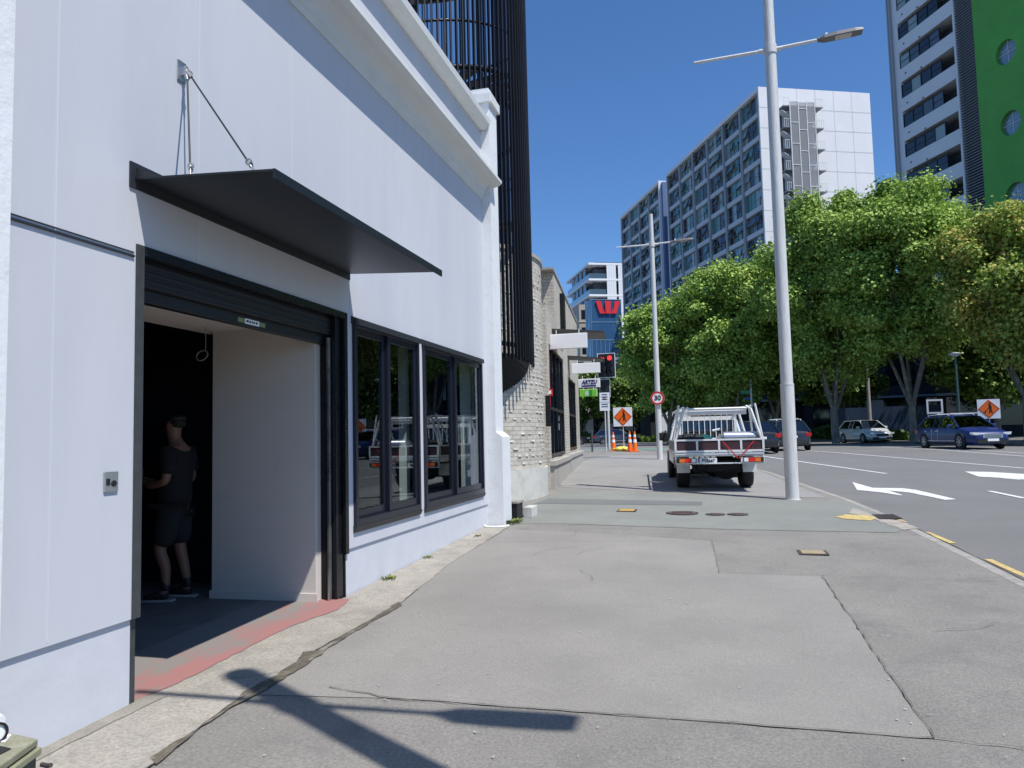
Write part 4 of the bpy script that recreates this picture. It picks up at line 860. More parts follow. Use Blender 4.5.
# box van
t=thing('box_truck','white box truck with small round red logo crossing behind the work truck','truck',(-1.75,80,RD(0,80)+.01),heading(78))
MB().box(-1.1,1.1,-3.2,1.35,.85,3.15).build('cargo_box',mat('white_box_paint',(.70,.71,.72),.5),t,bevel=.03)
b=MB(); b.prism([(1.45,.55),(3.1,.55),(3.15,1.35),(2.7,2.35),(1.45,2.45)],-1.0,1.0,'yz'); cb=b.build('cab',M_whitep,t,bevel=.05)
b=MB(); b.prism([(3.12,1.40),(2.74,2.25),(2.76,2.25),(3.16,1.40)],-.85,.85,'yz'); b.prism([(1.8,1.4),(2.85,1.4),(2.62,2.15),(1.8,2.15)],-1.01,1.01,'yz'); b.build('window',M_plast,cb)
MB().box(-.9,.9,-3.1,3.0,.45,.8).build('chassis',M_under,t)
for x in (-.95,.95):
    for y in (2.35,-2.0): wheel(t,x,y,.42,.26,1 if x>0 else -1)
b=MB(); b.disc((1.105,.75,2.55),(1,0,0),.18,.01,20); b.build('round_logo',M_red,t); b=MB(); b.disc((1.112,.75,2.55),(1,0,0),.09,.01,16); b.build('logo_centre',mat('name_blade_green',(.02,.30,.20),.5),t)
b=MB()
for i,(y,z,s_) in enumerate(((-1.8,2.3,.5),(-1.8,2.0,.4),(-1.8,1.7,.55))): b.box(1.105,1.112,y-s_/2,y+s_/2,z,z+.12)
b.build('blue_lettering',mat('blue_print',(.03,.12,.45),.5),t)

# ---------------------------------------------------------------- work truck
TX,TY=.09,17.95
ZS=.90
ut=thing('work_truck','white flat-deck work truck with ladder rack and framed tailgate parked on the footpath','truck',(TX,TY,H(TX,TY)+.005),heading(-5.5))
P_w=mat('truck_white_paint',(.72,.72,.70),.35,coat=.6,dirt=(.35,.33,.30),dscale=3,damt=.35)
ut.scale=(1,1,ZS)
wr=.40
for x in (-.70,.70):
    s=1 if x>0 else -1
    wheel(ut,x,0,wr,.27,s,rimm=M_plast); wheel(ut,x*1.03,3.05,wr,.25,s,rimm=M_alloy)
# cab: y from 1.05 to 4.3
b=MB()
st=[(1.10,.55,1.10,.84),(1.6,.5,1.12,.87),(2.9,.5,1.12,.87),(3.2,.5,1.10,.87),(3.9,.48,1.02,.85),(4.2,.48,.92,.80),(4.32,.5,.78,.70)]
vs=[];m=12
for y,zl,zt,w_ in st:
    half=[(w_*.9,zl),(w_,zl+.12),(w_,zl+(zt-zl)*.55),(w_*.98,zt-.06),(w_*.9,zt),(w_*.4,zt+.02)]; vs+=[(x,y,z) for x,z in half]+[(-x,y,z) for x,z in half[::-1]]
fs=[]
for i in range(len(st)-1):
    for k in range(m): fs.append((i*m+k,i*m+(k+1)%m,(i+1)*m+(k+1)%m,(i+1)*m+k))
fs+=[tuple(range(m)),tuple(range((len(st)-1)*m,len(st)*m))[::-1]]
b.add(vs,fs,True); cab=b.build('cab',P_w,ut); e=cab.modifiers.new('e','EDGE_SPLIT'); e.split_angle=R(35)
pf=[(1.16,1.12),(1.22,1.78),(2.35,1.80),(3.12,1.12)]
def cw(z): return .82+(.66-.82)*(z-1.1)/.7
g=MB(); vs=[]
for y,z in pf: vs+=[(cw(z),y,z),(-cw(z),y,z)]
g.add(vs,[(0,2,4,6),(7,5,3,1),(0,1,3,2),(2,3,5,4),(4,5,7,6)]); g.build('window',M_cglass,cab)
p=MB()
for s in (-1,1):
    Q=[(s*(cw(z)+.003),y,z) for y,z in pf]; p.tube([Q[0],Q[1]],.05,6); p.tube([Q[1],Q[2]],.04,6); p.tube([Q[2],Q[3]],.035,6); p.tube([(s*(cw(1.12)+.004),2.0,1.12),(s*(cw(1.78)+.004),1.95,1.78)],.04,6)
p.box(-.66,.66,1.2,2.4,1.79,1.83); p.box(-.7,.7,1.13,1.19,1.72,1.82); p.build('roof',P_w,cab)
s=MB(); s.box(-.72,.72,1.4,3.0,.6,1.05)
for x in (-.38,.38): s.box(x-.22,x+.22,1.7,1.85,1.0,1.55); s.box(x-.12,x+.12,1.72,1.82,1.55,1.70)
s.build('seats',M_plast,cab)
for s in (-1,1):
    MB().box(min(s*.90,s*1.10),max(s*.90,s*1.10),2.85,2.95,1.18,1.42).build('mirror',M_plast,ut,bevel=.02)
    a=MB(); a.disc((s*.80,3.05,wr),(s,0,0),wr*1.2,.085,28); a.build('wheel_arch',M_plast,cab)
MB().box(-.42,.42,-1.1,4.1,.50,.70).build('chassis',M_under,ut)
b=MB(); b.box(-.5,.5,-.9,-.2,.42,.75); b.tube([(-.7,0,wr),(.7,0,wr)],.07,10); b.disc((0,-.05,wr),(0,1,0),.15,.2,16); b.tube([(-.3,.3,.36),(-.32,-1.0,.40)],.04,8); b.box(-.25,.2,-1.12,-1.0,.46,.60); b.disc((.22,-.5,.52),(0,1,0),.30,.22,22); b.build('underbody',M_under,ut)
# deck
DZ=.90
tr=MB(); tr.box(-.90,.90,-1.28,1.02,DZ-.08,DZ); tr.box(-.92,.92,-1.31,-1.25,DZ-.04,DZ+.01); tr.box(-.92,-.88,-1.28,1.02,DZ-.10,DZ+.01); tr.box(.88,.92,-1.28,1.02,DZ-.10,DZ+.01); deck=tr.build('deck',M_alum,ut,bevel=.004)
# tailgate: aluminium frame with four dark maroon panels
z0,z1=DZ+.02,DZ+.33
tg=MB(); y=-1.30
tg.box(-.93,.93,y-.02,y+.02,z0,z0+.045); tg.box(-.93,.93,y-.02,y+.02,z1-.04,z1)
for i in range(5): x=-.91+i*.455; tg.box(x-.022,x+.022,y-.024,y+.024,z0+.045,z1-.04)
tgo=tg.build('tailgate',M_alum,ut,bevel=.003); MB().box(-.9,.9,y-.006,y+.006,z0+.045,z1-.04).build('tailgate_panel',mat('maroon_ply',(.05,.018,.022),.6,var=.2,vscale=8),tgo)
for s in (-1,1):
    sg=MB(); x=s*.915; sg.box(x-.018,x+.018,-1.27,1.0,z0,z0+.04); sg.box(x-.018,x+.018,-1.27,1.0,z1-.04,z1)
    for i in range(5): yy=-1.25+i*.55; sg.box(x-.02,x+.02,yy-.02,yy+.02,z0+.04,z1-.04)
    so_=sg.build('side_gate',M_alum,ut); MB().box(x-.006,x+.006,-1.25,1.0,z0+.04,z1-.04).build('side_panel',mat('maroon_ply',(.05,.018,.022),.6),so_)
# headboard + rack
hb=MB(); 
for x in (-.66,.66): hb.box(x-.03,x+.03,.97,1.03,DZ,1.95)
hb.box(-.69,.69,.97,1.03,1.90,1.97); hb.box(-.66,.66,.97,1.02,DZ+.3,DZ+.34)
for i in range(10): x=-.60+i*.133; hb.box(x-.008,x+.008,.985,1.0,DZ,1.90)
hb.build('headboard',M_alum,ut)
rk=MB(); 
for s in (-1,1):
    rk.tube([(s*.90,-1.18,DZ+.30),(s*.70,-1.18,1.93),(s*.60,-1.18,2.0)],.030,10); rk.tube([(s*.90,.95,DZ+.3),(s*.72,.95,2.0)],.028,10); rk.tube([(s*.70,-1.2,2.0),(s*.70,3.2,2.02)],.024,10); rk.tube([(s*.70,-1.0,1.97),(s*.86,-.3,DZ+.32)],.02,8)
rk.tube([(-.62,-1.18,1.95),(.62,-1.18,1.95)],.032,10); rk.tube([(-.7,.95,2.0),(.7,.95,2.0)],.03,10); rk.tube([(-.7,3.1,2.02),(.7,3.1,2.02)],.03,10)
for s in (-1,1): rk.tube([(s*.93,-1.15,DZ+.32),(s*.80,-1.15,2.06)],.022,8)
rk.build('ladder_rack',M_alum,ut)
# lamps, plate, mudguards
for s in (-1,1):
    tb=MB().box(min(s*.50,s*.90),max(s*.50,s*.90),-1.345,-1.30,.675,.785).build('tail_light',M_plast,ut)
    MB().box(min(s*.50,s*.585),max(s*.50,s*.585),-1.352,-1.346,.685,.775).build('reversing_lens',M_whitep,tb); MB().box(min(s*.59,s*.72),max(s*.59,s*.72),-1.354,-1.346,.685,.775).build('red_lens',mat('red_lens_bright',(.75,.02,.01),.25),tb); MB().box(min(s*.725,s*.84),max(s*.725,s*.84),-1.354,-1.346,.685,.775).build('amber_lens',M_amber,tb)
    mg=MB(); n=10
    for k in range(n):
        a0=R(10+160*k/n);a1=R(10+160*(k+1)/n); r1_=wr+.09
        mg.quad((s*.57,math.cos(a0)*r1_,wr+math.sin(a0)*r1_),(s*.86,math.cos(a0)*r1_,wr+math.sin(a0)*r1_),(s*.86,math.cos(a1)*r1_,wr+math.sin(a1)*r1_),(s*.57,math.cos(a1)*r1_,wr+math.sin(a1)*r1_))
    mg.box(min(s*.57,s*.86),max(s*.57,s*.86),-.60,-.585,.40,.72); mg.build('mudguard',P_w,ut,fixn=False)
br=MB(); br.box(-.92,.92,-1.30,-1.27,.64,.67); br.box(-.92,-.89,-1.31,-1.27,.67,.79); br.box(.89,.92,-1.31,-1.27,.67,.79); br.box(-.48,-.44,-1.31,-1.27,.67,.79); br.box(.44,.48,-1.31,-1.27,.67,.79); br.build('lamp_bracket',M_alum,ut)
pl=thing
pt=MB().box(-.42,-.06,-1.372,-1.360,.655,.78).build('number_plate',M_whitep,ut); text('plate_letters','PYE667',.10,M_blackp,pt,(-.24,-1.3735,.718),(R(90),0,0),sx=.88,bold=.003)
# cargo (things of their own)
UM=ut.matrix_basis
def onut(name,label,cat,p): 
    q=UM@Vector((p[0],p[1],p[2]*ZS)); t=thing(name,label,cat,tuple(q),heading(-5.5)); t.scale=(1,1,ZS); return t
t=onut('tool_bag','long black tool bag lying on the left of the truck deck','bag',(-.56,-.75,DZ)); b=MB(); b.tube([(-.30,0,.36),(-.26,0,.38),(0,0,.40),(.26,0,.38),(.32,0,.34)],[.08,.15,.17,.15,.07],14); b.box(-.3,.3,-.14,.14,.02,.28); b.build('bag',mat('black_cloth',(.012,.013,.016),.8),t,bevel=.03); MB().tube([(-.12,0,.46),(-.08,0,.54),(.08,0,.54),(.12,0,.46)],.012,8).build('handle',M_blackp,t)
t=onut('folding_trolley','turquoise folded trolley frame standing on the middle of the truck deck','trolley',(-.12,-.9,DZ)); P_tq=mat('turquoise_paint',(.10,.50,.38),.5)
b=MB(); b.tube([(-.18,0,.52),(-.05,0,.45),(.06,.02,.30),(.28,0,.36)],[.035,.06,.06,.03],10); b.tube([(-.05,0,.45),(-.08,0,.1),(0,0,0)],[.05,.07,.05],10); b.tube([(.06,0,.3),(.14,0,0)],.045,10); b.build('frame',P_tq,t); MB().tube([(.05,.1,.62),(.22,.1,.66)],.03,8).build('handle',M_whitep,t)
t=onut('duct_roll','silver foil-wrapped roll strapped across the back right of the truck deck','roll',(.40,-1.05,DZ)); b=MB(); b.tube([(-.27,0,.46),(.38,0,.46)],.125,22); b.tube([(-.27,.1,.22),(.38,.1,.22)],.12,22); b.build('foil_roll',mat('foil',(.55,.57,.62),.3,metal=.7,var=.15,vscale=14),t)
b=MB(); b.tube([(.38,0,.46),(.46,0,.48),(.54,-.02,.5)],[.125,.10,.14],14); b.tube([(-.27,0,.46),(-.36,0,.38),(-.46,0,.30)],[.12,.09,.05],12); b.build('wrapped_end',mat('grey_wrap',(.30,.31,.31),.7,var=.3,vscale=20),t)
t=onut('ratchet_strap','red ratchet strap crossing down over the truck tailgate in a V','strap',(.3,-1.33,z0)); b=MB()
for (a,c) in (((-.22,0,.34),(.08,-.01,-.06)),((.42,0,.34),(.10,-.01,-.06))):
    a=Vector(a);c=Vector(c); d=(c-a).normalized(); n_=Vector((d.z,0,-d.x))*.011; b.add([tuple(a-n_),tuple(a+n_),tuple(c+n_),tuple(c-n_)]+[tuple(v+Vector((0,-.004,0))) for v in (a-n_,a+n_,c+n_,c-n_)],[(0,1,2,3),(7,6,5,4),(0,4,5,1),(1,5,6,2),(2,6,7,3),(3,7,4,0)])
b.build('webbing',mat('red_webbing',(.55,.02,.02),.7),t)
t=onut('ladder','aluminium ladder lying across the top of the truck rack','ladder',(0,-1.1,2.01)); b=MB(); b.tube([(-.60,0,.05),(.62,0,.05)],.055,14); b.tube([(-.56,.22,.06),(.60,.22,.06)],.05,14); b.build('rail',M_alum,t)
b=MB(); 
for i in range(5): x=-.5+i*.25; b.tube([(x,0,.05),(x,.22,.06)],.015,8)
b.build('rung',M_alum,t)

# ---------------------------------------------------------------- far buildings
def frame_az(C,az): # local x along street-facing facade away (az), y = into building, z up
    return Matrix.Translation((C[0],C[1],0))@Matrix.Rotation(math.pi/2-R(az),4,'Z')
M_apw=mat('apartment_white',(.76,.77,.79),.7,var=.04,vscale=.3)
M_apg=mat('apartment_grey_precast',(.29,.325,.35),.8,var=.08,vscale=.25)
M_apl=mat('apartment_spandrel',(.52,.56,.60),.8,var=.06)
M_gl=mat('teal_glass',(.07,.22,.20),.08,spec=.8)
M_gl2=mat('dark_glass',(.012,.016,.02),.06,spec=.8)
M_gl3=mat('pale_curtain_glass',(.26,.34,.33),.15,spec=.8)
def apartments(name,label,C,az,L,D,ztop,bays,floors,fh,endpanels=False,seed=1,winbox=True,x0=0):
    F=frame_az(C,az); r0=(C[0],C[1],.9)
    t=thing(name,label,'building',r0)
    def BB(boxes,nm,m,par=t):
        b=MB()
        for x in boxes: b.box(*x,F)
        return b.build(nm,m,par,world=True)
    # frame local: +x along facade away, +y left of that direction (towards the street side = towards camera left)
    BB([(0,L,-D,-.5,.5,ztop-.6)],'core',M_apg)
    BB([(-.25,0,-D,.12,.5,ztop),(L,L+.2,-D,.12,.5,ztop)],'end_wall',M_apw)
    BB([(0,L,-D,.15,ztop-.55,ztop)],'roof_slab',M_apw)
    bw=L/bays
    BB([(i*bw-.28 if i else 0,i*bw+.28 if i<bays else L,-.55,.05,.5,ztop-.55) for i in range(bays+1)],'pier',M_apg)
    zt=ztop-.55; rows=[]
    for j in range(floors):
        z1=zt-j*fh; rows.append((z1-fh,z1))
    BB([(0,L,-.5,-.10,z0+.0,z0+.62) for z0,z1 in rows],'spandrel',M_apl)
    rr=random.Random(seed); cnt=0
    stuff=MB(); stp=MB()
    for j,(za,zb) in enumerate(rows):
        for i in range(bays):
            xa,xb=i*bw+.28,(i+1)*bw-.28; z0=za+.62; z1=zb
            fr=MB(); w_=.08
            fr.box(xa,xb,-.42,-.30,z0,z0+w_,F); fr.box(xa,xb,-.42,-.30,z1-w_,z1,F)
            k=4 if bw>4.4 else 3
            for q in range(k+1): x=xa+(xb-xa)*q/k; fr.box(x-.04,x+.04,-.42,-.30,z0+w_,z1-w_,F)
            fr.box(xa,xb,-.40,-.31,z0+1.0,z0+1.06,F)
            pans=[]
            for q in range(k):
                x1=xa+(xb-xa)*q/k+.04; x2=xa+(xb-xa)*(q+1)/k-.04
                tilt=rr.choice([0,0,0,.18,.35,.5]); m=rr.choice([M_gl,M_gl,M_gl2,M_gl2,M_gl3,mat('mid_glass',(.07,.10,.11),.1,spec=.8)]); 
                pb=MB(); yy=-.36
                if tilt:
                    y2=yy+tilt
                    pb.add([(x1,yy,z1-w_),(x2,yy,z1-w_),(x2,y2,z0+1.06),(x1,y2,z0+1.06)],[(0,1,2,3)],False,F); pb.add([(x1,yy-.02,z0+w_),(x2,yy-.02,z0+w_),(x2,yy-.02,z0+1.0),(x1,yy-.02,z0+1.0)],[(0,1,2,3)],False,F)
                else: pb.box(x1,x2,yy-.02,yy,z0+w_,z1-w_,F)
                if rr.random()<.35: pb.box(x1,x2,yy-.2,yy-.16,z1-rr.uniform(.3,1.2),z1-w_,F)
                pans.append((pb,m))
            if cnt<100 and j<floors:
                wn=fr.build('window',M_apl if False else mat('window_frame_grey',(.22,.24,.25),.5),t,world=True,fixn=False)
                for pb,m in pans: pb.build('pane',m,wn,world=True,fixn=False)
            else:
                stuff.add(fr.v,fr.f)
                for pb,m in pans: stp.add(pb.v,pb.f)
            cnt+=1
    if stuff.v:
        tag(stuff.build('lower_windows',mat('window_frame_grey',(.22,.24,.25),.5),t,world=True,fixn=False),kind='stuff'); tag(stp.build('lower_panes',M_gl2,t,world=True,fixn=False),kind='stuff')
    return t,F
AC=(7.74,95.2)
ap,F=apartments('apartment_block','tall grey gridded apartment block with white end wall and open-mesh escape stair',AC,-24.2,30.6,15.1,44.2,6,13,2.93)
def BF(boxes,nm,m,par,F=F):
    b=MB()
    for x in boxes: b.box(*x,F)
    return b.build(nm,m,par,world=True)
BF([(-.35,30.6,.12,1.0,5.4,6.0),(-.3,30.6,.0,.5,.5,5.4)],'ledge',M_apl,ap)
# panel joints on the white end wall
b=MB()
for z in [44.2-2.6*i for i in range(1,16)]: b.box(-.26,-.252,-15.1,.12,z-.05,z+.05,F)
for k in range(1,6): b.box(-.26,-.252,-2.5*k-.04,-2.5*k+.04,.5,44.2,F)
b.build('panel_joint',mat('joint_grey',(.56,.57,.60),.8),ap,world=True)
# escape stair on the end wall
b=MB(); c=MB(); d=MB(); e_=MB()
for i in range(14):
    z=41.3-i*2.65
    b.box(-1.8,-.3,-7.5,-2.2,z-.12,z,F)
    c.box(-1.35,-.6,-3.1,-1.9,z-1.6,z-.12,F)
    for (a0,a1) in ((-7.5,-6.3),(-3.0,-2.2)):
        d.box(-1.82,-1.78,a0,a1,z+.95,z+1.0,F)
    for q in range(5): y=-7.5+q*.3; d.box(-1.82,-1.79,y-.02,y+.02,z,z+1.0,F)
    for q in range(4): y=-3.0+q*.25; d.box(-1.82,-1.79,y-.02,y+.02,z,z+1.0,F)
    M=F@Matrix.Translation((-1.1,-2.7,z-.9))@Matrix.Rotation(R(35),4,'X'); e_.box(-.5,.5,-.75,.75,-.04,.04,M)
for k,y in enumerate((-3.0,-4.1,-5.2,-6.3)): d.box(-1.95,-1.85,y-.05,y+.05,4,41.8,F)
for i in range(14):
    for k,(ya,yb) in enumerate(((-4.1,-3.0),(-5.2,-4.1),(-6.3,-5.2))):
        z=41.8-i*2.65-(.9 if k==1 else 0); d.box(-1.94,-1.88,ya,yb,z-.05,z+.03,F)
b.build('landing',mat('stair_concrete',(.30,.31,.33),.8),ap,world=True); d.build('stair_rail',M_alum,ap,world=True); e_.build('stair_flight',M_apl,ap,world=True)
def mesh_mat():
    m=bpy.data.materials.new('perforated_screen'); m.use_nodes=True; n=m.node_tree.nodes; L_=m.node_tree.links; p=n['Principled BSDF']; p.inputs['Base Color'].default_value=(.36,.37,.39,1); p.inputs['Roughness'].default_value=.6; p.inputs['Metallic'].default_value=.3; p.inputs['Alpha'].default_value=.5; return m
b=MB(); b.box(-1.90,-1.89,-6.3,-3.0,4,41.7,F); b.build('mesh_screen',mesh_mat(),ap,world=True)
BF([(-.31,-.27,-2.8,-2.2,.5,41.3),(-.31,-.27,-6.2,-4.0,.5,41.3)],'stair_shade_panel',mat('stair_shade_paint',(.12,.125,.14),.9),ap)  # flat dark panels paint the shade behind the stair onto the end wall
L0=F@Vector((34.4,0,0))
ap2,F2=apartments('apartment_block','grey gridded apartment block farther left with a blue edge strip, behind the second street lamp',(L0.x,L0.y),-24.2,20.5,15.1,44.3,4,13,2.93,seed=5)
BF([(-.9,-.25,-14,-.3,.5,43.9)],'link_wall',mat('blue_strip_paint',(.10,.16,.30),.6),ap2,F2); BF([(-3.6,-.9,-14,-2.0,.5,41)],'link_block',M_apg,ap2,F2)

# white tower with strip windows, louvres and green wall
F3=frame_az((18.99,79.17),-24.2)
tw=thing('apartment_tower','tall pale tower with strip windows, black louvres and a green wall with round windows','building',(18.99,79.17,.9))
def B3(boxes,nm,m,par=tw):
    b=MB()
    for x in boxes: b.box(*x,F3)
    return b.build(nm,m,par,world=True)
M_tw=mat('tower_pale_panel',(.68,.70,.73),.7,var=.03,vscale=.3); TZ=62
fl=[];z=1.3
zs=[39.35-2.93*k for k in range(-7,12)]
zs=[z for z in zs if z>3]
B3([(-8.3,-.2,-14,-2.2,.5,TZ)],'core',mat('room_dark',(.02,.02,.024),.8))
B3([(-1.25,0,-14,0,.5,TZ)],'corner_pier',M_tw)
B3([(-.55,-.35,0,.25,.5,TZ),(-.05,.1,-3,.1,.5,TZ)],'corner_fin',mat('fin_grey',(.33,.35,.37),.7))
B3([(-8.3,-1.25,-2.2,0,z-2.93+1.62-0,z) for z in zs],'spandrel',M_tw)
M_fr=mat('tower_window_frame',(.015,.016,.018),.4)
rr=random.Random(8)
for k,z in enumerate(zs):
    z0=z; z1=z+1.31
    n_=5; fr=MB(); 
    fr.box(-6.5,-1.25,-.12,-.04,z0,z0+.07,F3); fr.box(-6.5,-1.25,-.12,-.04,z1-.07,z1,F3)
    for q in range(5): x=-1.25-5.25*q/4; fr.box(x-.04-.0,x+.04,-.13,-.03,z0+.07,z1-.07,F3)
    for q in range(4):
        if rr.random()<.6: x=-1.25-5.25*q/4; fr.box(x-1.27,x-.04,-.12,-.05,z0+.62,z0+.67,F3)
    wn=fr.build('window',M_fr,tw,world=True)
    for q in range(4):
        x=-1.25-5.25*q/4; MB().box(x-1.27,x-.04,-.10,-.085,z0+.07,z1-.07,F3).build('pane',rr.choice([M_gl2,M_gl2,M_gl3,mat('grey_pane',(.07,.085,.10),.08,spec=1)]),wn,world=True)
    MB().box(-8.3,-6.55,-.10,-.06,z0-.0,z0+.04,F3).build('balcony_rail',M_fr,tw,world=True)
    if k%2==0: pass
B3([(-8.3,-1.25,-1.3,-1.2,z,z+1.31) for z in zs],'blind_wall',mat('room_dark2',(.05,.05,.055),.8))
b=MB()
for z in zs:
    for x in (-2.0,-4.1): b.box(x-.09,x+.09,0.0,.05,z-.75-(.5 if x<-3 else 0),z-.65-(.5 if x<-3 else 0),F3)
b.build('vent_cap',M_fr,tw,world=True)
b=MB(); z=4
while z<TZ: b.box(-10.45,-8.5,-.15,.05,z,z+.09,F3); z+=.245
b.build('louvres',mat('louvre_grey',(.18,.19,.21),.5),tw,world=True); B3([(-10.5,-8.3,-14,-.3,.5,TZ)],'louvre_backing',mat('louvre_dark',(.012,.012,.016),.8)); B3([(-8.5,-8.3,-.3,.12,.5,TZ)],'divider_fin',M_tw)
# green wall with real round openings: ring-cut panels
M_gw=mat('green_wall_paint',(.10,.38,.06),.7,var=.10,vscale=.5,dirt=(.09,.29,.06),dscale=.6,damt=.4)
zc=[31.7+5.87*k for k in range(-4,6)]
gw=MB(); xa,xb=-30,-10.5; cx=-13.55; rad=.98
gw.box(xa,cx-1.6,-.3,.1,.5,TZ,F3); gw.box(cx+1.6,xb,-.3,.1,.5,TZ,F3)
prev=.5
for zz in zc:
    gw.box(cx-1.6,cx+1.6,-.3,.1,prev,zz-1.6,F3); prev=zz+1.6
    n_=32; vs=[];fs=[]
    for k in range(n_):
        a=2*math.pi*k/n_; c_,s_=math.cos(a),math.sin(a); m_=1.6/max(abs(c_),abs(s_)); vs+=[(cx+c_*rad,.1,zz+s_*rad),(cx+c_*m_,.1,zz+s_*m_),(cx+c_*rad,-.3,zz+s_*rad)]
    for k in range(n_): A=3*k;Bq=3*((k+1)%n_); fs+= [(A,A+1,Bq+1,Bq),(A+2,A,Bq,Bq+2)]
    gw.add(vs,fs,False,F3)
gw.box(cx-1.6,cx+1.6,-.3,.1,prev,TZ,F3)
gw.build('green_wall',M_gw,tw,world=True,fixn=False)
for zz in zc:
    M=F3@Matrix.Translation((cx,-.22,zz)); b=MB(); b.disc((0,0,0),(0,1,0),rad+.05,.04,32,M); wn=b.build('round_window',mat('round_pane',(.16,.23,.28),.08,spec=1,coat=1),tw,world=True)
    b=MB(); b.box(-rad,rad,.04,.07,-.02,.02,M); b.box(-.02,.02,.04,.07,-rad,rad,M); b.box(-rad*.7,rad*.7,.04,.07,.3,.33,M); b.build('glazing_bar',M_tw,wn,world=True)
B3([(-30,-10.5,-14,-.3,.5,TZ)],'green_core',mat('round_dark',(.03,.035,.04),.8))

# balcony tower far left
F4=Matrix.Translation((0,0,-.24))@frame_az((-20.9*1.15,141.3*1.15),-24.2)@Matrix.Scale(1.15,4)
bt=thing('balcony_tower','pale stepped apartment tower with wraparound balconies and shutters, far down the street','building',(-20.9,141.3,.9))
def B4(boxes,nm,m,par=bt,F=F4):
    b=MB()
    for x in boxes: b.box(*x,F)
    return b.build(nm,m,par,world=True)
M_bs=mat('balcony_slab_white',(.82,.83,.84),.7); 
nf=11
B4([(1.8,17,-14,-1.6,.5,34.0)],'core',mat('balcony_core',(.10,.11,.13),.6))
tops=[34.8-3.07*k for k in range(nf)]
B4([(0,18,-15,0,z-.38,z) for z in tops],'floor_slab',M_bs)
B4([(.05,.12,-3.4,-.1,z,z+1.0) for z in tops[1:]]+[(0,17,-.12,-.05,z,z+.9) for z in tops[1:]],'balustrade',mat('balustrade_glass',(.06,.12,.16),.1,spec=1,coat=1))
b=MB()
for z in tops[1:]:
    for q in range(0,22): y=-3.6-q*.46; b.box(.02,.10,y-.43 if q%6!=4 else y-.02,y,z,z+2.69,F4)
b.build('shutters',mat('shutter_white',(.78,.79,.80),.6),bt,world=True)
b=MB()
for z in tops[1:]:
    for x in (3,6,9,12): b.box(x,x+1.9,-.3,-.2,z,z+2.7,F4)
b.build('side_screens',mat('side_screen_blue',(.10,.18,.26),.3,spec=.8),bt,world=True)
B4([(6,12,-9,-3,34.8,36.4)],'plant_room',mat('plant_blue',(.05,.09,.15),.5))
# beige building below it and glass bank building
F5=frame_az((-18.1,123.2),-24.2)
bk=thing('glass_office','blue glass office with a big red winged W emblem near its top','building',(-18.1,123.2,.9))
B4([(0,3.4,-5.3,0,.5,24.3)],'curtain_wall',mat('blue_glass',(.035,.11,.24),.12,spec=1,coat=1),bk,F5)
b=MB()
for q in range(0,8): y=-.1-q*.74; b.box(-.06,.0,y-.03,y+.03,.5,24.3 if q in (0,7) else 17.5,F5)
for z in (24.3,20.5,17.5,14,10.5,7): b.box(-.06,0,-5.3,0,z-.06,z+.05,F5)
for q in range(0,4): x=.4+q*.85; b.box(x-.03,x+.03,0,.06,.5,24.3,F5)
b.build('mullions',mat('pale_mullion',(.18,.32,.48),.5),bk,world=True)
b=MB()
def ln(pts): b.prism(pts,-.30,-.10,'yz',F5)
# emblem: flared W made of three bars
yc=-2.95; zb=21.9; h=2.1; ln0=ln; ln=lambda p: ln0([(yc+(a-yc)*.98,c) for a,c in p])
ln([(yc+2.15,zb+h),(yc+1.25,zb+h),(yc+.75,zb),(yc+1.45,zb)]); ln([(yc-2.15,zb+h),(yc-1.25,zb+h),(yc-.75,zb),(yc-1.45,zb)]); ln([(yc+.52,zb+h),(yc-.52,zb+h),(yc-.40,zb),(yc+.40,zb)])
ln([(yc+1.10,zb+h*.62),(yc+.50,zb),(yc+.75,zb),(yc+1.0,zb+h*.3)]); ln([(yc-1.10,zb+h*.62),(yc-.50,zb),(yc-.75,zb),(yc-1.0,zb+h*.3)])
b.build('red_emblem',mat('emblem_red',(.75,.03,.04),.5),bk,world=True)
bq=thing('beige_building','old beige building with small windows between the balcony tower and the glass office','building',(-22.5,135,.9))
F6=frame_az((-21.8,134),-24.2)
bw_=B4([(0,14,-6,0,.5,25.5)],'wall',mat('old_beige',(.40,.37,.31),.8,var=.1,vscale=.5),bq,F6)
for z in (22.8,19.6,16.4,13.2,10):
    B4([(-.08,14,.0,.12,z-.55,z-.35),(-.12,0,-6,0,z-.55,z-.35)],'string_course',mat('beige_trim',(.5,.47,.41),.8),bq,F6)
    for x in (.8,3,5.2,7.4,9.6): B4([(x,x+.9,-.02,.03,z,z+1.7)],'window',M_gl2,bq,F6)
    for y in (-1.3,-3.2,-5.1): B4([(-.03,.02,y,y+.9,z,z+1.7)],'window',M_gl2,bq,F6)
# low buildings in the shade behind the trees
def low(name,label,x0,x1,y0,y1,h,m,rows=2,seed=1,az=0):
    t=thing(name,label,'building',((x0+x1)/2,y0,.9),az); w_=(x1-x0)/2; d=y1-y0
    MB().box(-w_,w_,0,d,-.3,h).build('wall',m,t); MB().box(-w_-.1,w_+.1,-.15,d,h,h+.35).build('parapet',M_apg,t)
    rr=random.Random(seed); n_=int(w_*2/3.2); fh=h/rows
    for j in range(rows):
        for i in range(n_):
            x=-w_+.6+i*3.2; MB().box(x,x+2.4,-.04,.02,j*fh+.8,j*fh+fh-.5).build('window',M_gl2,t)
        MB().box(-w_,w_,-.5 if j==0 else -.12,0,(j+1)*fh-.38,(j+1)*fh-.2).build('ledge',M_apg,t)
    return t
M_lowd=mat('shade_building_dark',(.022,.025,.03),.8,var=.1)  # near-black walls carry the deep shade behind the trees in their colour
low('low_building','shade-dark two-storey building behind the street trees, left of the silver car',-6,14,83,92,8.5,M_lowd,2)
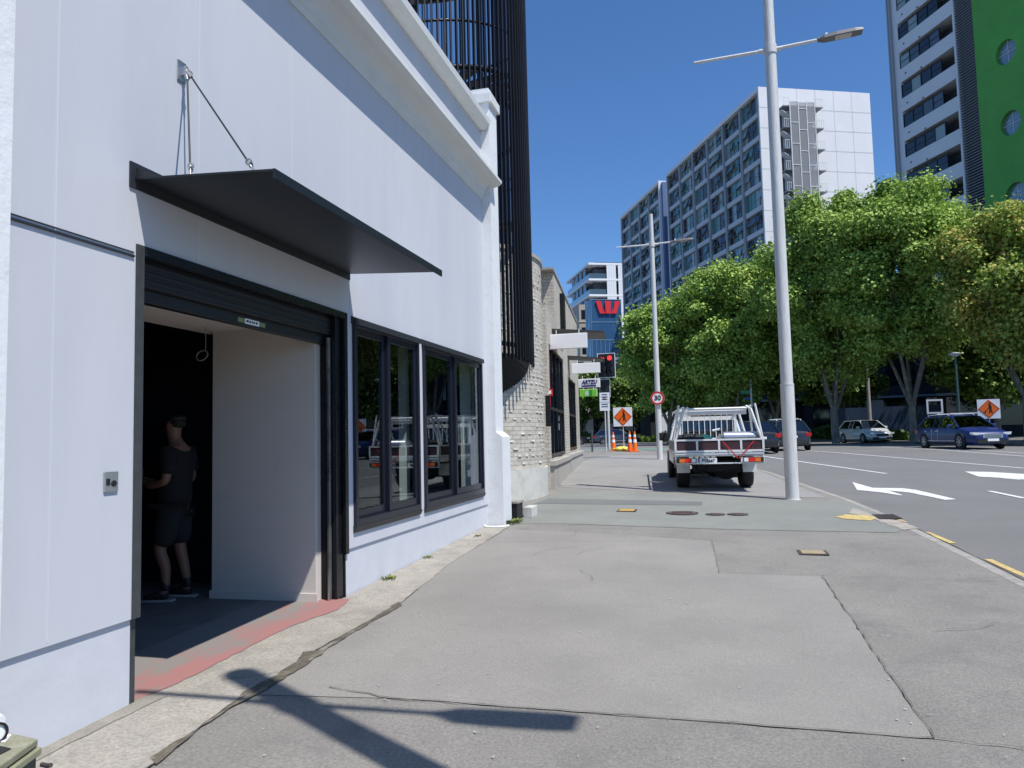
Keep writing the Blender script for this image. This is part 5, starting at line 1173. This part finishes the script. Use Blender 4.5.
low('low_building','added shade-dark windowed block filling the gap between the two dark buildings, behind the forked tree',12.5,30,76,90,12,M_lowd,3,5,R(-16))  # added block, there to darken the bright gap between the trees
low('low_building','shade-dark building with pale horizontal ledges behind the blue car',16.5,42,60,74,10.5,M_lowd,3,2,R(-16))
t=low('office_podium','beige columned building with grey slab seen between the signs and the second street lamp',-17,-5.5,88,97,9.5,mat('podium_grey',(.13,.14,.15),.7),2,3)
for x in (-4.9,-2.6,-.3,2.0): MB().box(x,x+.9,-.6,-.2,-.3,9.5).build('column',mat('podium_cream',(.50,.47,.42),.8),t)
MB().box(-5.6,-.6,-.7,-.2,4.6,5.0).build('slab_edge',M_bs,t); MB().box(-.4,5.2,-3.0,-.2,6.3,7.4).build('canopy_slab',mat('slab_grey',(.22,.24,.27),.7),t)
# blue hoarding
t=thing('hoarding','dark blue construction hoarding in the shade behind the silver car','fence',(12.6,60.5,.85),R(-12))
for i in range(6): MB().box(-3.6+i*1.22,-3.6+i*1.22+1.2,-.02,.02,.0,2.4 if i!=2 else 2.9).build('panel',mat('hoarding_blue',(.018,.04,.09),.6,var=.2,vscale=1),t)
b=MB()
for i in range(7): b.box(-3.62+i*1.22,-3.56+i*1.22,.02,.10,0,2.3)
b.build('post',M_alum,t)

# ---------------------------------------------------------------- trees
M_bark=mat('plane_bark',(.16,.145,.11),.9,var=.35,vscale=3,dirt=(.30,.28,.22),dscale=2.5,damt=.7,bump=1)
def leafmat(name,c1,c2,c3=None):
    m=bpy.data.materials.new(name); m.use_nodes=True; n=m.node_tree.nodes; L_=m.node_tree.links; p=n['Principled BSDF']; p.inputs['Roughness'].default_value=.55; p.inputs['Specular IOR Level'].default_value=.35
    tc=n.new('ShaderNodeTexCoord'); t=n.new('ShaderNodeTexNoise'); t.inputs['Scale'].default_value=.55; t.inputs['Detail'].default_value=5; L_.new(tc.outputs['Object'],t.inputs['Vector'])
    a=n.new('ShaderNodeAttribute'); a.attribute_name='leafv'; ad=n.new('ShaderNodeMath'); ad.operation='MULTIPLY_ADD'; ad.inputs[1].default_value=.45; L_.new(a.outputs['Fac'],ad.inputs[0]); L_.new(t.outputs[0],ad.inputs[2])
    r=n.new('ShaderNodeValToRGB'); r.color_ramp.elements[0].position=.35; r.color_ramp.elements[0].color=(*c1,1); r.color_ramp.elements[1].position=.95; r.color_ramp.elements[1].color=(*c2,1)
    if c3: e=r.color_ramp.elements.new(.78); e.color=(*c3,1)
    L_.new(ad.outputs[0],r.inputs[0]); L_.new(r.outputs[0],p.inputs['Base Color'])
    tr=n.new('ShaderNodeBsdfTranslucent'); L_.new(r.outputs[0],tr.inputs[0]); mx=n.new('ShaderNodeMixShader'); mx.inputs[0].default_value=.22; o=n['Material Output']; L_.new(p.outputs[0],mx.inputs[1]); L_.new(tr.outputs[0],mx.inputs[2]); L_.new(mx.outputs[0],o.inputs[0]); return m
M_leaf=leafmat('plane_leaf',(.085,.17,.018),(.42,.58,.12))
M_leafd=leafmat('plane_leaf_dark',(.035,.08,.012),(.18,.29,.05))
M_leafy=leafmat('plane_leaf_yellowing',(.10,.18,.022),(.55,.44,.12),(.36,.47,.09))
def tree(name,label,x,y,base,htop,zb,rx,ry,lm,seed,nleaf=26000,lsize=.26,lean=0,nblob=110,group='plane trees along the street'):
    rng=np.random.default_rng(seed); rr=random.Random(seed)
    t=thing(name,label,'tree',(x,y,base),0,group)
    Hc=htop-zb; cz_=(htop+zb)/2
    # clump centres through an ellipsoid, biased outwards
    bl=[]
    while len(bl)<nblob:
        u=rng.uniform(-1,1,3)
        d=np.linalg.norm(u)
        if d>1 or d<.25: continue
        wfac=1.0 if u[2]>-.2 else .92
        p=np.array([u[0]*rx*.86*wfac,u[1]*ry*.80*wfac,cz_+u[2]*Hc*.42]); 
        r=rng.uniform(.55,1.45)*(rx/5.0)
        bl.append((p,r))
    # limbs
    b=MB(); tr0=rx*.034+.05
    fork=zb*.62+.3
    b.tube([(0,0,-.1),(lean*.3,.05,fork*.5),(lean,.0,fork)],[tr0*1.25,tr0,tr0*.9],12)
    mains=[]
    for k in range(5):
        a=6.28*k/5+rr.uniform(-.4,.4); e=(lean+math.cos(a)*rx*.45,math.sin(a)*ry*.45,fork+Hc*rr.uniform(.35,.6)); m_=(lean+math.cos(a)*rx*.2,math.sin(a)*ry*.2,fork+Hc*.18)
        b.tube([(lean,0,fork-.1),m_,e],[tr0*.62,tr0*.42,tr0*.2],8); mains.append(e)
    for p,r in bl[:30]:
        e=min(mains,key=lambda q:sum((q[i]-p[i])**2 for i in range(3))); md=[(e[i]+p[i])/2+rr.uniform(-.3,.3) for i in range(3)]; b.tube([e,tuple(md),tuple(p)],[tr0*.2,tr0*.13,.02],5)
    b.build('trunk',M_bark,t)
    # leaves
    N=nleaf; idx=rng.integers(0,nblob,N); C=np.array([q[0] for q in bl])[idx]; Rr=np.array([q[1] for q in bl])[idx]
    d=rng.normal(size=(N,3)); d/=np.linalg.norm(d,axis=1)[:,None]; rad=Rr*(rng.uniform(0,1,N)**.38)*np.where(rng.uniform(0,1,N)<.2,1.5,1.0)
    pos=C+d*rad[:,None]*np.array([1,1,.8])
    pos[:,2]=np.maximum(pos[:,2],zb-.6)
    nrm=d*.7+rng.normal(size=(N,3))*.6+np.array([.12,-.06,.55]); nrm/=np.linalg.norm(nrm,axis=1)[:,None]
    ax=np.cross(nrm,rng.normal(size=(N,3))); ax/=np.linalg.norm(ax,axis=1)[:,None]; bx=np.cross(nrm,ax)
    s=lsize*rng.uniform(.6,1.35,N)
    # five-point leaf: base, two shoulders, tip, folded along the rib
    fold=nrm*(s*.18)[:,None]
    v=np.stack([pos-ax*s[:,None]*.5,pos-bx*s[:,None]*.48+fold,pos+ax*s[:,None]*.55,pos+bx*s[:,None]*.48+fold],1).reshape(-1,3)
    me=bpy.data.meshes.new('crown'); me.vertices.add(4*N); me.vertices.foreach_set('co',v.astype(np.float32).ravel())
    me.loops.add(6*N); me.polygons.add(2*N)
    i0=np.arange(N)*4; tri=np.stack([i0,i0+1,i0+2,i0,i0+2,i0+3],1).ravel(); me.loops.foreach_set('vertex_index',tri.astype(np.int32)); me.polygons.foreach_set('loop_start',(np.arange(2*N)*3).astype(np.int32)); me.polygons.foreach_set('loop_total',np.full(2*N,3,np.int32))
    at=me.attributes.new('leafv','FLOAT','POINT'); at.data.foreach_set('value',np.repeat(rng.uniform(0,1,N),4).astype(np.float32))
    me.update(); me.validate(); me.materials.append(lm); o=bpy.data.objects.new('crown',me); COL.objects.link(o); o.parent=t
    return t
tree('plane_tree','bushy green tree behind the 30 sign, leftmost of the large row',-2.9,60,.85,11.8,1.8,4.1,4,M_leaf,11,70000,.20)
tree('plane_tree','green tree rising just left of the tall street lamp, above the work truck',1.9,58,.85,14.5,2.0,4.6,4,M_leaf,12,80000,.20)
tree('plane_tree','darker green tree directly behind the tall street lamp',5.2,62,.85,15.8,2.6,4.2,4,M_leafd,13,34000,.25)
tree('plane_tree','large green tree with forked trunk above the silver car',8.1,53,.85,17.6,2.6,5.0,4.5,M_leaf,14,110000,.185)
tree('plane_tree','tallest green tree, just left of the blue car, hiding the foot of the green tower',12.0,50,.85,17.8,2.9,4.8,4.5,M_leaf,15,110000,.185)
tree('plane_tree','yellowing rusty-tinged tree at the right edge above the blue car',16.1,44.5,.80,13.2,3.2,4.3,4,M_leafy,16,76000,.18)
tree('plane_tree','dense green tree beyond the right edge of the view',21.5,40,.80,13.5,4.0,4.6,4,M_leafy,17,20000,.26)
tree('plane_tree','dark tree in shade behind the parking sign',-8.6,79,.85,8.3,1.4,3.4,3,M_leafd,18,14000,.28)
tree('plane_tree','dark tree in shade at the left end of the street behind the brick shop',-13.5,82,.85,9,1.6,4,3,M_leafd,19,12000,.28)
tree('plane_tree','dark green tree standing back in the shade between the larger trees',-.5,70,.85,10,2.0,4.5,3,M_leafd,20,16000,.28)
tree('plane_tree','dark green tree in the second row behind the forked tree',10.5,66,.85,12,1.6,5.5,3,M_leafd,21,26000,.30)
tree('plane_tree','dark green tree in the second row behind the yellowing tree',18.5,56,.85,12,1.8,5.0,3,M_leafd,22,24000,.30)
# shrubs under the trees: one mass
def shrubs(name,label,pts,h,dpt,n_,seed,lm=M_leafd):
    rng=np.random.default_rng(seed); b=MB(); rr=random.Random(seed); seg=[(a,c) for a,c in zip(pts,pts[1:])]
    for i in range(n_):
        a,c=rr.choice(seg); t_=rr.random(); x=a[0]+(c[0]-a[0])*t_+rr.uniform(0,dpt)*.8; y=a[1]+(c[1]-a[1])*t_+rr.uniform(0,dpt); z=.85+rr.random()**1.2*h*(.7+.3*math.sin(x*1.3))
        s=.16; u=Vector((rr.gauss(0,1),rr.gauss(0,1),rr.gauss(0,1))).normalized(); v=u.cross(Vector((rr.gauss(0,1),rr.gauss(0,1),rr.gauss(0,1)))).normalized()
        p=Vector((x,y,z)); b.add([tuple(p-u*s),tuple(p-v*s*.8),tuple(p+u*s),tuple(p+v*s*.8)],[(0,1,2,3)])
    tag(b.build(name,lm,fixn=False),label,'shrubs',kind='stuff')
shrubs('shrubs','dark low shrubs in the shade along the far side of the street',[(-16,80),(-6,78),(6,76),(9.2,74),(11.6,61),(13.4,51)],1.3,1.6,9000,1)

# ---------------------------------------------------------------- storage box at the left corner
t=thing('storage_box','weathered olive green box with a scuffed lid and latch at the bottom left corner','box',(-2.30,2.20,.05),R(0))
cA=Vector((0,0)); d1=Vector((-.986,.165)).normalized(); d2=Vector((.32,-.947)).normalized()
def quadpoly(o1=0.0,l1=.62,l2=.42): 
    c0=-(d1+d2)*o1; return [c0,c0+d1*(l1+2*o1),c0+d1*(l1+2*o1)+d2*(l2+2*o1),c0+d2*(l2+2*o1)]
M_ol=mat('olive_paint',(.085,.088,.055),.55,var=.15,vscale=6,bump=.4,dirt=(.22,.22,.17),dscale=7,damt=.6)
q=quadpoly(-.015); MB().prism([(v.x,v.y) for v in q],0,.50,'xy').build('box_body',M_ol,t,bevel=.006)
q=quadpoly(.0); ld=MB().prism([(v.x,v.y) for v in q],.505,.53,'xy').build('rim_strip',mat('olive_light',(.30,.30,.19),.6,dirt=(.15,.15,.1),dscale=9,damt=.6),t,bevel=.004)
q=quadpoly(.0); q=[v-(d1+d2)*-.012 for v in q]; ld=MB().prism([(v.x,v.y) for v in quadpoly(-.012)],.536,.56,'xy').build('lid',mat('olive_lid',(.22,.215,.14),.6,var=.1,vscale=6,dirt=(.45,.44,.36),dscale=8,damt=.7),t,bevel=.004)
MB().tube([(.0,-.0,.47),(.03,-.005,.47),(.05,-.01,.475)],.008,8).build('latch',M_iron,t)
st_=[(d1*.10+d2*.07),(d1*.36+d2*.05),(d1*.40+d2*.30),(d1*.13+d2*.33)]
MB().prism([(v.x,v.y) for v in [d1*.06+d2*.12,d1*.30+d2*.12,d1*.30+d2*.28,d1*.09+d2*.26]],.561,.564,'xy').build('black_sticker',M_blackp,t)
MB().prism([(v.x,v.y) for v in [d1*.14+d2*.03,d1*.34+d2*.03,d1*.34+d2*.10,d1*.12+d2*.09]],.561,.564,'xy').build('white_paper_scrap',M_whitep,t)
c_=[d1*(.10+.12*k/10)+d2*(.22+.05*math.sin(k*.9)) for k in range(11)]
MB().tube([(v.x,v.y,.568) for v in c_],.004,6).build('white_squiggle',M_whitep,t)
me=text_mesh('STRG',.10,.001,bold=.003); aq=math.atan2(-d2.y,-d2.x)
o=bpy.data.objects.new('faded_letters',me); me.materials.clear(); me.materials.append(mat('faded_paint',(.20,.21,.17),.8)); M=Matrix.Translation((d2.x*.22+.0,d2.y*.22,.40))@Matrix.Rotation(math.atan2(d2.y,d2.x)+math.pi,4,'Z')@Matrix.Rotation(R(90),4,'X'); me.transform(M); me.transform(Matrix.Translation((.018,.008,0))); COL.objects.link(o); o.parent=t
t=thing('paper_cup','crumpled white cup with black rim lying on the olive box','cup',(-2.44,2.14,.61))
p=Vector((-.05,-.0,.05)); MB().tube([(-.09,.012,.03),(.02,-.01,.033)],[.026,.033],20).build('cup_body',M_whitep,t); MB().ring((.02,-.01,.033),(.96,-.27,.03),.028,.036,.005,24).build('cup_rim',M_blackp,t); MB().tube([(-.20,.03,.04),(-.10,.05,.055),(-.03,.05,.05)],[.02,.035,.018],10).build('crumpled_paper',M_whitep,t)
# ---------------------------------------------------------------- people
def skinned(name,verts,edges,radii,m,parent,sub=2,root=0):
    me=bpy.data.meshes.new(name); me.from_pydata(verts,edges,[]); o=bpy.data.objects.new(name,me); COL.objects.link(o)
    sk=o.modifiers.new('s','SKIN'); sk.use_smooth_shade=True
    if not me.skin_vertices: 
        bm=bmesh.new(); bm.from_mesh(me); bm.verts.layers.skin.verify(); bm.to_mesh(me); bm.free()
    for i,r in enumerate(radii):
        v=me.skin_vertices[0].data[i]; v.radius=(r if isinstance(r,tuple) else (r,r)); v.use_root=(i==root)
    sb=o.modifiers.new('u','SUBSURF'); sb.levels=sub; sb.render_levels=sub
    bpy.context.view_layer.update(); dg=bpy.context.evaluated_depsgraph_get(); m2=bpy.data.meshes.new_from_object(o.evaluated_get(dg)); m2.name=name
    o.modifiers.clear(); o.data=m2; m2.materials.clear(); m2.materials.append(m); m2.polygons.foreach_set('use_smooth',[True]*len(m2.polygons)); o.parent=parent; bpy.data.meshes.remove(me); return o
def person(label,loc,rz,skin,shirt,shorts,cap=True,hs=1.0):
    t=thing('person',label,'person',loc,rz); t.scale=(hs,hs,hs)
    # local: facing +Y, x to the right
    V=[];E_=[];Rr=[]
    def add(p,r,par=None):
        V.append(p);Rr.append(r)
        if par is not None: E_.append((par,len(V)-1))
        return len(V)-1
    pel=add((0,0,.95),(.155,.115)); bel=add((0,.015,1.08),(.15,.115),pel); ch_=add((0,.0,1.27),(.165,.12),bel); sh=add((0,-.02,1.42),(.12,.085),ch_); nk=add((0,.0,1.52),.055,sh); h0=add((0,.03,1.60),.072,nk); h1=add((0,.025,1.68),(.080,.092),h0); h2=add((0,.015,1.745),(.062,.072),h1)
    tips=[]
    for s in (-1,1):
        a=add((s*.165,-.02,1.43),.062,sh); el=add((s*.22,-.06 if s>0 else -.02,1.14),.045,a); w0=add((s*.16,.17,1.10),.036,el); wr_=add((s*.10,.27,1.13),.026,w0); pm=add((s*.085,.33,1.145),(.034,.018),wr_); tips.append((s,pm))
        hp=add((s*.09,.0,.88),.095,pel); kn=add((s*.10,.03+(.08 if s<0 else -.02),.49),.062,hp); cf=add((s*.105,.0+(.04 if s<0 else -.03),.33),.056,kn); an=add((s*.11,-.03+(.06 if s<0 else -.05),.10),.036,cf); ft=add((s*.12,.03+(.06 if s<0 else -.05),.045),.036,an); to=add((s*.13,.15+(.06 if s<0 else -.05),.035),.030,ft)
    body=skinned('body',V,E_,Rr,skin,t)
    # hands: five fingers each, curled round the phone
    for s,pm in tips:
        for k in range(4):
            x=s*(.085+.018*(k-1.5)); z=1.145; L_=[.036,.042,.039,.030][k]
            skinned('finger',[(x,.33,z),(x*.96,.33+L_,z+.012),(x*.9,.33+L_*1.4,z+.035)],[(0,1),(1,2)],[.011,.009,.007],skin,body,1)
        skinned('thumb',[(s*.062,.30,1.15),(s*.045,.335,1.172),(s*.04,.365,1.178)],[(0,1),(1,2)],[.012,.010,.008],skin,body,1)
    # clothes
    V=[];E_=[];Rr=[]
    pel=add((0,0,.82),(.205,.16)); bel=add((0,.015,1.04),(.20,.165),pel); ch_=add((0,.0,1.26),(.205,.16),bel); sh=add((0,-.02,1.44),(.14,.11),ch_)
    for s in (-1,1): a=add((s*.18,-.02,1.42),.088,sh); add((s*.225,-.045,1.20),.080,a)
    skinned('tshirt',V,E_,Rr,shirt,t)
    V=[];E_=[];Rr=[]
    pel=add((0,0,1.0),(.185,.145))
    for s in (-1,1): hp=add((s*.09,.0,.84),.125,pel); add((s*.105,.03+(.05 if s<0 else -.02),.50),.110,hp)
    skinned('shorts',V,E_,Rr,shorts,t)
    for s in (-1,1):
        oy=(.06 if s<0 else -.05)
        V=[];E_=[];Rr=[]; a=add((s*.11,-.06+oy,.05),(.042,.040)); b_=add((s*.12,.05+oy,.055),(.046,.042),a); add((s*.135,.18+oy,.04),(.040,.026),b_); sho=skinned('shoe',V,E_,Rr,M_blackp,t,2)
        MB().prism([(s*.11-.045,-.11+oy),(s*.11+.045,-.11+oy),(s*.135+.05,.12+oy),(s*.135+.02,.235+oy),(s*.135-.03,.23+oy),(s*.13-.05,.10+oy)],.0,.022,'xy').build('sole',mat('sole_grey',(.35,.35,.34),.7),sho,bevel=.006)
        V=[];E_=[];Rr=[]; a=add((s*.11,-.03+oy,.08),.042); add((s*.108,-.01+oy*.9,.22),.048,a); skinned('sock',V,E_,Rr,M_blackp,t,2)
    # face
    f=MB(); f.add([(0,.128,1.675),(-.014,.108,1.635),(.014,.108,1.635),(0,.100,1.69),(0,.142,1.642)],[(0,1,4),(0,4,2),(4,1,2),(3,1,0),(3,0,2)],True); f.build('nose',skin,body)
    for s in (-1,1):
        f=MB(); f.disc((s*.078,.02,1.665),(s,0,0),.028,.012,12); f.build('ear',skin,body)
        f=MB(); f.disc((s*.03,.105,1.69),(0,1,0),.009,.006,10); f.build('eye',M_blackp,body)
    MB().box(-.022,.022,.104,.110,1.612,1.618).build('mouth',mat('lip',(.25,.09,.07),.6),body)
    V=[];E_=[];Rr=[]; a=add((0,-.03,1.64),(.074,.07)); b_=add((0,-.015,1.70),(.084,.09),a); add((0,.0,1.755),(.07,.08),b_); hr=skinned('hair',V,E_,Rr,mat('dark_hair',(.015,.010,.008),.8),t)
    if cap:
        V=[];E_=[];Rr=[]; a=add((0,.0,1.70),(.112,.128)); add((0,.005,1.79),(.095,.11),a); cp_=skinned('cap',V,E_,Rr,M_blackp,t)
        c=MB(); n_=10; pts=[(math.cos(math.pi*k/n_)*.085,.07+math.sin(math.pi*k/n_)*.13) for k in range(n_+1)]; c.prism(pts,1.712,1.722,'xy'); c.build('cap_brim',M_blackp,cp_)
    return t
skin1=mat('skin_tan',(.21,.105,.07),.55); 
zf=G(6.2)+.014
person('person in black cap, black t-shirt and dark shorts standing in the doorway holding a phone',(-4.98,6.22,zf),heading(-100),skin1,mat('black_tshirt',(.005,.005,.006),.9),mat('charcoal_shorts',(.010,.012,.015),.9),hs=.985)
t=thing('phone','slim pale phone held up by the person in the black cap','phone',(-4.98,6.22,zf),heading(-100)); MB().box(-.038,.038,.345,.354,1.13,1.27).build('phone_case',M_blackp,t,bevel=.004); MB().box(-.033,.033,.342,.3445,1.14,1.26).build('phone_screen',mat('phone_screen',(.12,.13,.15),.1),t)
person('person in dark t-shirt and grey shorts almost hidden behind the left side of the doorway',(-5.22,5.36,G(5.3)+.014),heading(60),skin1,mat('navy_tshirt',(.012,.014,.022),.9),mat('grey_shorts',(.30,.31,.31),.9),cap=False,hs=.98)
